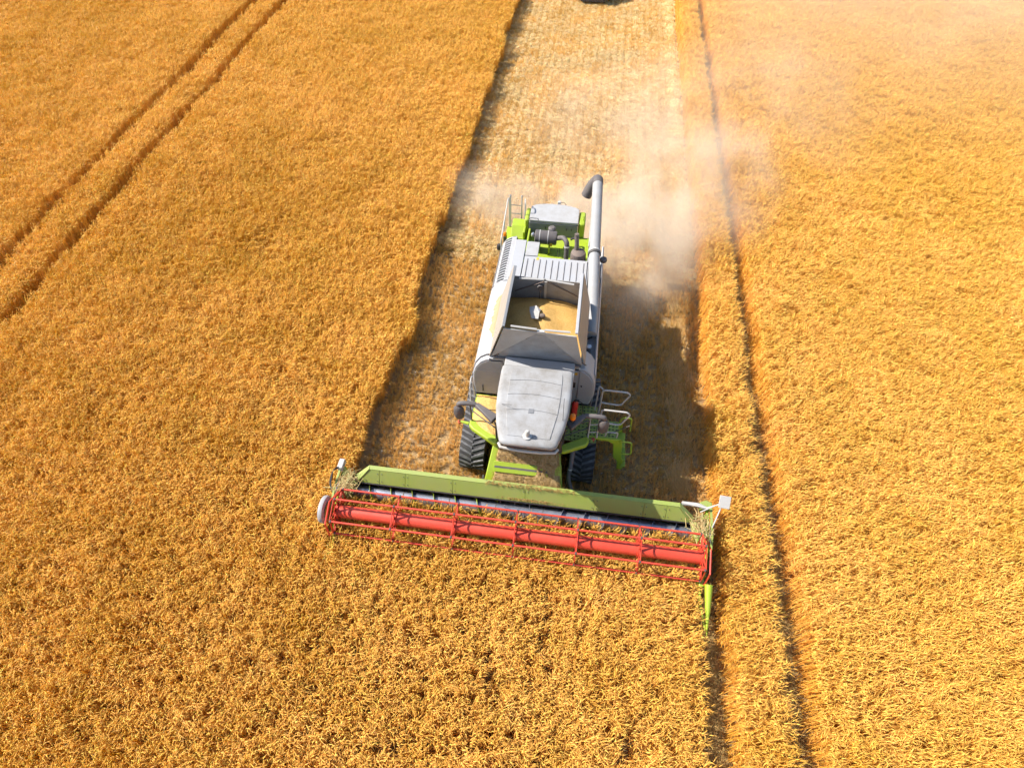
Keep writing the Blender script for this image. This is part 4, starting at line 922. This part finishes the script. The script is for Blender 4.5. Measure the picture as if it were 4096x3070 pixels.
# ---- auger with left- and right-hand flights
ag = empty('auger', (0, .89, .60), CH)
AR, FR = .185, .285
MB().lathe([(AR, -4.5), (AR, 4.5)], (0, 0, 0), 'x', 40).build('auger_tube', 'steel', ag)
for i in range(8): 
    x = -4.2 + i * 1.2 if i < 4 else .6 + (i - 4) * 1.2
    MB().lathe([(AR + .002, -.008), (AR + .006, -.008), (AR + .006, .008), (AR + .002, .008)], (x, 0, 0), 'x', 40).build('seam_ring', 'frame', ag)
PITCH = .56
def flight(x0, hand, mat):
    b = MB(); n = 22; vs = []
    for k in range(n + 1):
        a = 2 * math.pi * k / n + 1.2; x = x0 + hand * PITCH * k / n
        for rr2, dx in ((AR * .99, -.006), (FR, -.004), (FR, .004), (AR * .99, .006)): vs.append((x + dx, rr2 * math.cos(a), rr2 * math.sin(a)))
    fs = [(k * 4 + j, k * 4 + (j + 1) % 4, k * 4 + 4 + (j + 1) % 4, k * 4 + 4 + j) for k in range(n) for j in range(4)]
    return b.add(vs, fs)
for i in range(7): flight(-4.48 + i * PITCH, 1, 'lime').build('flight', 'lime', ag)
for i in range(7): flight(4.48 - i * PITCH, -1, 'steel').build('flight', 'steel', ag)
for i in range(9):
    for j in range(3):
        a = R(200 + j * 110 + i * 40); x = -.50 + i * .125
        MB().tube([(x, AR * .9 * math.cos(a), AR * .9 * math.sin(a)), (x, (AR + .16) * math.cos(a), (AR + .16) * math.sin(a))], .009, 6).build('retracting_finger', 'bright', ag)

# ---- reel
RC = (0, .05, 1.10); RR = .53; PH = 24
rl = empty('reel', RC, CH)
MB().lathe([(.155, -4.40), (.155, 4.40)], (0, 0, 0), 'x', 40).build('reel_tube', 'red', rl)
def spider(full):
    b = MB()
    for k in range(6):
        a = R(PH + 60 * k); a1 = R(PH + 60 * (k + 1)); c, s_ = math.cos(a), math.sin(a); n_ = Vector((0, -s_, c)); d_ = Vector((0, c, s_))
        for sg in (-1, 1):     # two slim straps meeting at the bar
            P0 = d_ * .15 + n_ * sg * .11; P1 = d_ * RR; w = n_ * .022
            q = [P0 - w, P0 + w, P1 + w * .7, P1 - w * .7]
            b.hexa([p + Vector((-.008, 0, 0)) for p in q] + [p + Vector((.008, 0, 0)) for p in q])
        P0, P1 = d_ * RR, Vector((0, math.cos(a1), math.sin(a1))) * RR; e_ = (P1 - P0).normalized(); m_ = Vector((0, -e_.z, e_.y)) * (.018 if not full else .03)
        q = [P0 - m_, P1 - m_, P1 + m_, P0 + m_]; b.hexa([p + Vector((-.007, 0, 0)) for p in q] + [p + Vector((.007, 0, 0)) for p in q])
        if full:              # ring plate of the end discs with triangular openings left between the straps
            am = R(PH + 60 * k + 30); dm = Vector((0, math.cos(am), math.sin(am)))
            q = [d_ * .14, d_ * .26 + n_ * .07, dm * .30, Vector((0, math.cos(a1), math.sin(a1))) * .26 - Vector((0, -math.sin(a1), math.cos(a1))) * .07, Vector((0, math.cos(a1), math.sin(a1))) * .14]
            b.add([p + Vector((-.005, 0, 0)) for p in q] + [p + Vector((.005, 0, 0)) for p in q], [(0, 1, 2, 3, 4), (9, 8, 7, 6, 5)] + [(i, (i + 1) % 5, 5 + (i + 1) % 5, 5 + i) for i in range(5)])
    b.lathe([(.16, -.03), (.185, -.03), (.185, .03), (.16, .03)], (0, 0, 0), 'x', 24)
    return b
SPF, SPN = spider(True).mesh('spider', 'red'), spider(False).mesh('spider', 'red')
for i in range(7):
    x = -4.40 + i * 8.80 / 6; o = bpy.data.objects.new('spider', SPF if i in (0, 6) else SPN); link(o, rl); o.location = (x, 0, 0)
# eccentric control ring outside the right end, shifted forward and down
o = bpy.data.objects.new('control_ring', MB().tube([(0, .53 * math.cos(R(PH + 60 * k)), .53 * math.sin(R(PH + 60 * k))) for k in range(7)], .02, 6).mesh('control_ring', 'red')); link(o, rl); o.location = (4.50, -.06, -.05)
o = bpy.data.objects.new('control_ring', o.data); link(o, rl); o.location = (-4.50, -.06, -.05)
TN = MB().tube([(0, 0, -.015), (0, .015, -.12), (.01, .03, -.24)], [.013, .008, .004], 5).mesh('tine', 'darkred')
BAR = MB().lathe([(.024, -4.40), (.024, 4.40)], (0, 0, 0), 'x', 12).mesh('tine_bar', 'red')
CLAMP = MB().lathe([(.030, -.018), (.036, -.018), (.036, .018), (.030, .018)], (0, 0, 0), 'x', 12).mesh('bar_bearing', 'frame')
for k in range(6):
    a = R(PH + 60 * k); p = (0, RR * math.cos(a), RR * math.sin(a))
    o = bpy.data.objects.new('tine_bar', BAR); link(o, rl); o.location = p
    for i in range(48):
        o = bpy.data.objects.new('tine', TN); link(o, rl); o.location = (-4.30 + i * 8.60 / 47, p[1], p[2])
    for i in range(7):
        o = bpy.data.objects.new('bar_bearing', CLAMP); link(o, rl); o.location = (-4.38 + i * 8.76 / 6, p[1], p[2])

# ---- straw lying on the machine
def straw_on(name, fn, n, label, base, lmin, lmax, wid, seed):
    r = np.random.default_rng(seed); V = []; F = []; C = []
    for i in range(n):
        p = np.array(fn(r)); a = r.random() * 6.283; le = r.uniform(lmin, lmax); d = np.array([math.cos(a), math.sin(a), r.normal(0, .14)]); d = d / np.linalg.norm(d) * le / 2
        w = wid * r.uniform(.7, 1.3); s1 = np.array([-math.sin(a), math.cos(a), 0]) * w; s2 = np.array([0, 0, w]); c = jitc(base, .18, r); k0 = len(V)
        for e in (-d, d): V.extend([tuple(p + e - s1), tuple(p + e + s1), tuple(p + e + s2)])
        C.extend([c] * 6); F.extend([(k0, k0 + 1, k0 + 4, k0 + 3), (k0 + 1, k0 + 2, k0 + 5, k0 + 4), (k0 + 2, k0, k0 + 3, k0 + 5)])
    o = bpy.data.objects.new(name, stalk_mesh(name, V, F, C, 'straw')); link(o); return tag(o, label, 'straw', 'stuff')
for s_, side in ((-1, 'left'), (1, 'right')):
    straw_on('straw_pile', lambda r: (s_ * (4.42 + r.normal(0, .11)), .82 + r.normal(0, .16), 1.06 + abs(r.normal(0, .07)) + .02), 130 if s_ < 0 else 100,
             'loose pale straw caught on the %s corner of the header' % side, (0.97, 0.70, 0.36), .14, .48, .0062, 50 + s_)
def on_feeder(r):
    y = r.uniform(1.26, 2.12); x = r.uniform(-.82 + (y - 1.28) * .16, 1.0 - (y - 1.28) * .2); return (x, y, max(.97, zf(y)) + .06 + abs(r.normal(0, .025)))
mb = MB(); NX, NY = 30, 14; vs = []; rr_ = random.Random(4)
for i in range(NX):
    for j in range(NY):
        u, v = i / (NX - 1), j / (NY - 1); y = 1.27 + .84 * v; xa, xb = -.80 + (y - 1.28) * .16, 1.0 - (y - 1.28) * .2; x = xa + (xb - xa) * u
        e = 0 < i < NX - 1 and 0 < j < NY - 1; bare = 1.50 < y < 1.75 and x < .30; vs.append((x, y, zf(y) - .05 + ((.02 if bare else .10) + .03 * rr_.random() if e else .0)))
mb.add(vs, [(i * NY + j, (i + 1) * NY + j, (i + 1) * NY + j + 1, i * NY + j + 1) for i in range(NX - 1) for j in range(NY - 1)])
tag(mb.build('chaff_layer', 'chaff', None, ang=80), 'thick layer of brown chaff covering the feeder house below the cab', 'chaff', 'stuff')
def on_feeder2(r):
    while True:
        p = on_feeder(r)
        if not (1.52 < p[1] < 1.75 and p[0] < .28): return p
straw_on('straw_litter', on_feeder2, 1500, 'short straw littering the feeder house in front of the cab', (0.50, 0.33, 0.13), .02, .14, .0035, 61)
straw_on('straw_litter', lambda r: (r.uniform(-.9, 1.35), 1.16 + abs(r.normal(0, .05)), 1.36 + abs(r.normal(0, .02)) - .02), 0 + 260, 'straw lying along the top of the header beam below the cab', (0.62, 0.42, 0.17), .04, .16, .0035, 62)
straw_on('straw_litter', lambda r: (r.normal(.25, .35), .99 + abs(r.normal(0, .03)), 1.03 + abs(r.normal(0, .02))), 260, 'straw and chaff heaped on the middle of the header beam edge', (0.66, 0.45, 0.19), .04, .14, .0035, 63)

# ================================================================ tractor cut by the top of the frame
tq = empty('tractor', (.1, 35.75, 0)); tag(tq, 'dark tractor on the cut strip at the top edge of the picture', 'tractor')
def tw(x, y, r_, w_):
    t_ = empty('wheel', (x, y, r_), tq)
    MB().lathe([(r_ * .6, -w_ * .5), (r_ * .9, -w_ * .52), (r_, -w_ * .4), (r_, w_ * .4), (r_ * .9, w_ * .52), (r_ * .6, w_ * .5)], (0, 0, 0), 'x', 32).build('tyre', 'black', t_)
    MB().lathe([(.1, -w_ * .3), (r_ * .6, -w_ * .35), (r_ * .6, w_ * .35), (.1, w_ * .3)], (0, 0, 0), 'x', 24).build('rim', 'rail', t_)
for s_ in (-1, 1):
    tw(s_ * .98, .75, .70, .50); tw(s_ * 1.0, 3.4, .95, .62)
    MB().prism([(2.3, 1.4), (2.6, 1.95), (3.4, 2.1), (4.2, 1.9), (4.2, 1.85), (3.4, 2.02), (2.65, 1.88), (2.35, 1.35)], 'x', s_ * 1.0 - .3, s_ * 1.0 + .3).build('fender', 'tractor', tq)
MB().box(-.35, .35, .0, 3.9, .55, 1.1).build('chassis', 'frame', tq, .04)
MB().box(-.75, .75, -.45, .05, .22, 1.0).build('ballast_weight', 'frame', tq, .05)
MB().prism([(-.05, 1.1), (0, 1.65), (.5, 1.9), (2.1, 2.0), (2.1, 1.1)], 'x', -.42, .42).build('bonnet', 'tractor', tq, .08)
MB().prism([(2.1, 1.3), (2.0, 2.0), (2.2, 2.9), (3.7, 2.9), (3.85, 1.6), (3.7, 1.2)], 'x', -.72, .72).build('cab_glass', 'glass', tq, .05)
MB().box(-.8, .8, 2.05, 3.85, 2.9, 3.08).build('roof', 'tractor', tq, .06)
MB().cyl((.5, 2.0, 1.4), (.5, 2.0, 2.9), .05, 12).build('exhaust', 'frame', tq)
for s_ in (-1, 1): MB().box(s_ * .25 - .1, s_ * .25 + .1, -.055, -.02, 1.35, 1.48).build('headlight', 'bright', tq)

# ================================================================ dust blown out behind and to the right of the machine
def dust(name, box, blobs, nscale, label, color=(0.98, 0.89, 0.76), steps=1.0, seed=0.0, lo=.38, hi=.64):
    m = bpy.data.materials.new(name + '_air'); m.use_nodes = True; nt = m.node_tree
    for n in list(nt.nodes): nt.nodes.remove(n)
    out = nd(nt, 'ShaderNodeOutputMaterial'); pv = nd(nt, 'ShaderNodeVolumePrincipled'); pv.inputs['Color'].default_value = (*color, 1); pv.inputs['Anisotropy'].default_value = 0.15
    g = nd(nt, 'ShaderNodeNewGeometry'); tot = None
    for c, rad, st in blobs:
        a = nd(nt, 'ShaderNodeVectorMath', operation='SUBTRACT'); nt.links.new(g.outputs['Position'], a.inputs[0]); a.inputs[1].default_value = c
        d_ = nd(nt, 'ShaderNodeVectorMath', operation='DIVIDE'); nt.links.new(a.outputs[0], d_.inputs[0]); d_.inputs[1].default_value = rad
        l_ = nd(nt, 'ShaderNodeVectorMath', operation='LENGTH'); nt.links.new(d_.outputs[0], l_.inputs[0])
        r_ = nd(nt, 'ShaderNodeMapRange', interpolation_type='SMOOTHSTEP'); r_.inputs['From Min'].default_value = 1.0; r_.inputs['From Max'].default_value = 0.0; r_.inputs['To Min'].default_value = 0; r_.inputs['To Max'].default_value = st
        nt.links.new(l_.outputs['Value'], r_.inputs['Value'])
        if tot is None: tot = r_.outputs[0]
        else:
            s_ = nd(nt, 'ShaderNodeMath', operation='ADD'); nt.links.new(tot, s_.inputs[0]); nt.links.new(r_.outputs[0], s_.inputs[1]); tot = s_.outputs[0]
    of = nd(nt, 'ShaderNodeVectorMath', operation='ADD'); nt.links.new(g.outputs['Position'], of.inputs[0]); of.inputs[1].default_value = (seed, seed * .7, 0)
    nz = nd(nt, 'ShaderNodeTexNoise', i_Scale=nscale, i_Detail=3.0, i_Roughness=0.55, i_Distortion=0.6); nt.links.new(of.outputs[0], nz.inputs['Vector'])
    k = nd(nt, 'ShaderNodeMath', operation='MULTIPLY'); nt.links.new(tot, k.inputs[0]); nt.links.new(ramp(nt, nz.outputs['Fac'], lo, hi, .12, 1.0), k.inputs[1])
    nt.links.new(k.outputs[0], pv.inputs['Density']); nt.links.new(pv.outputs[0], out.inputs['Volume'])
    MAT[name] = m
    o = MB().box(*box).build(name, name); m.cycles.volume_step_rate = steps
    return tag(o, label, 'dust', 'stuff')
dust('dust_cloud', (-5.6, 14.5, 6.4, 30.0, .02, 4.4), [
    ((2.9, 11.6, .9), (2.9, 3.8, 2.2), 1.5),
    ((2.4, 8.9, .7), (1.5, 2.6, 1.5), .45),
    ((5.2, 15.6, 1.1), (3.8, 5.4, 2.4), .72),
    ((-.2, 14.0, .3), (5.0, 3.2, 1.3), 1.25),
    ((-3.6, 14.8, .4), (1.9, 2.0, 1.2), .50),
    ((2.5, 20.0, .8), (6.5, 8.0, 2.2), .20),
    ((8.0, 22.0, 1.4), (7.0, 9.0, 2.8), .16),
], .55, 'beige dust cloud billowing behind the harvester and drifting to the right', steps=.8)
dust('dust_haze', (5.0, 42.0, 13.0, 52.0, 1.25, 6.0), [
    ((16.0, 33.0, 2.5), (17.0, 20.0, 4.0), .10),
], .16, 'thin pale dust haze drifting over the barley at upper right', steps=1.0, seed=4.0, lo=.25, hi=.7)
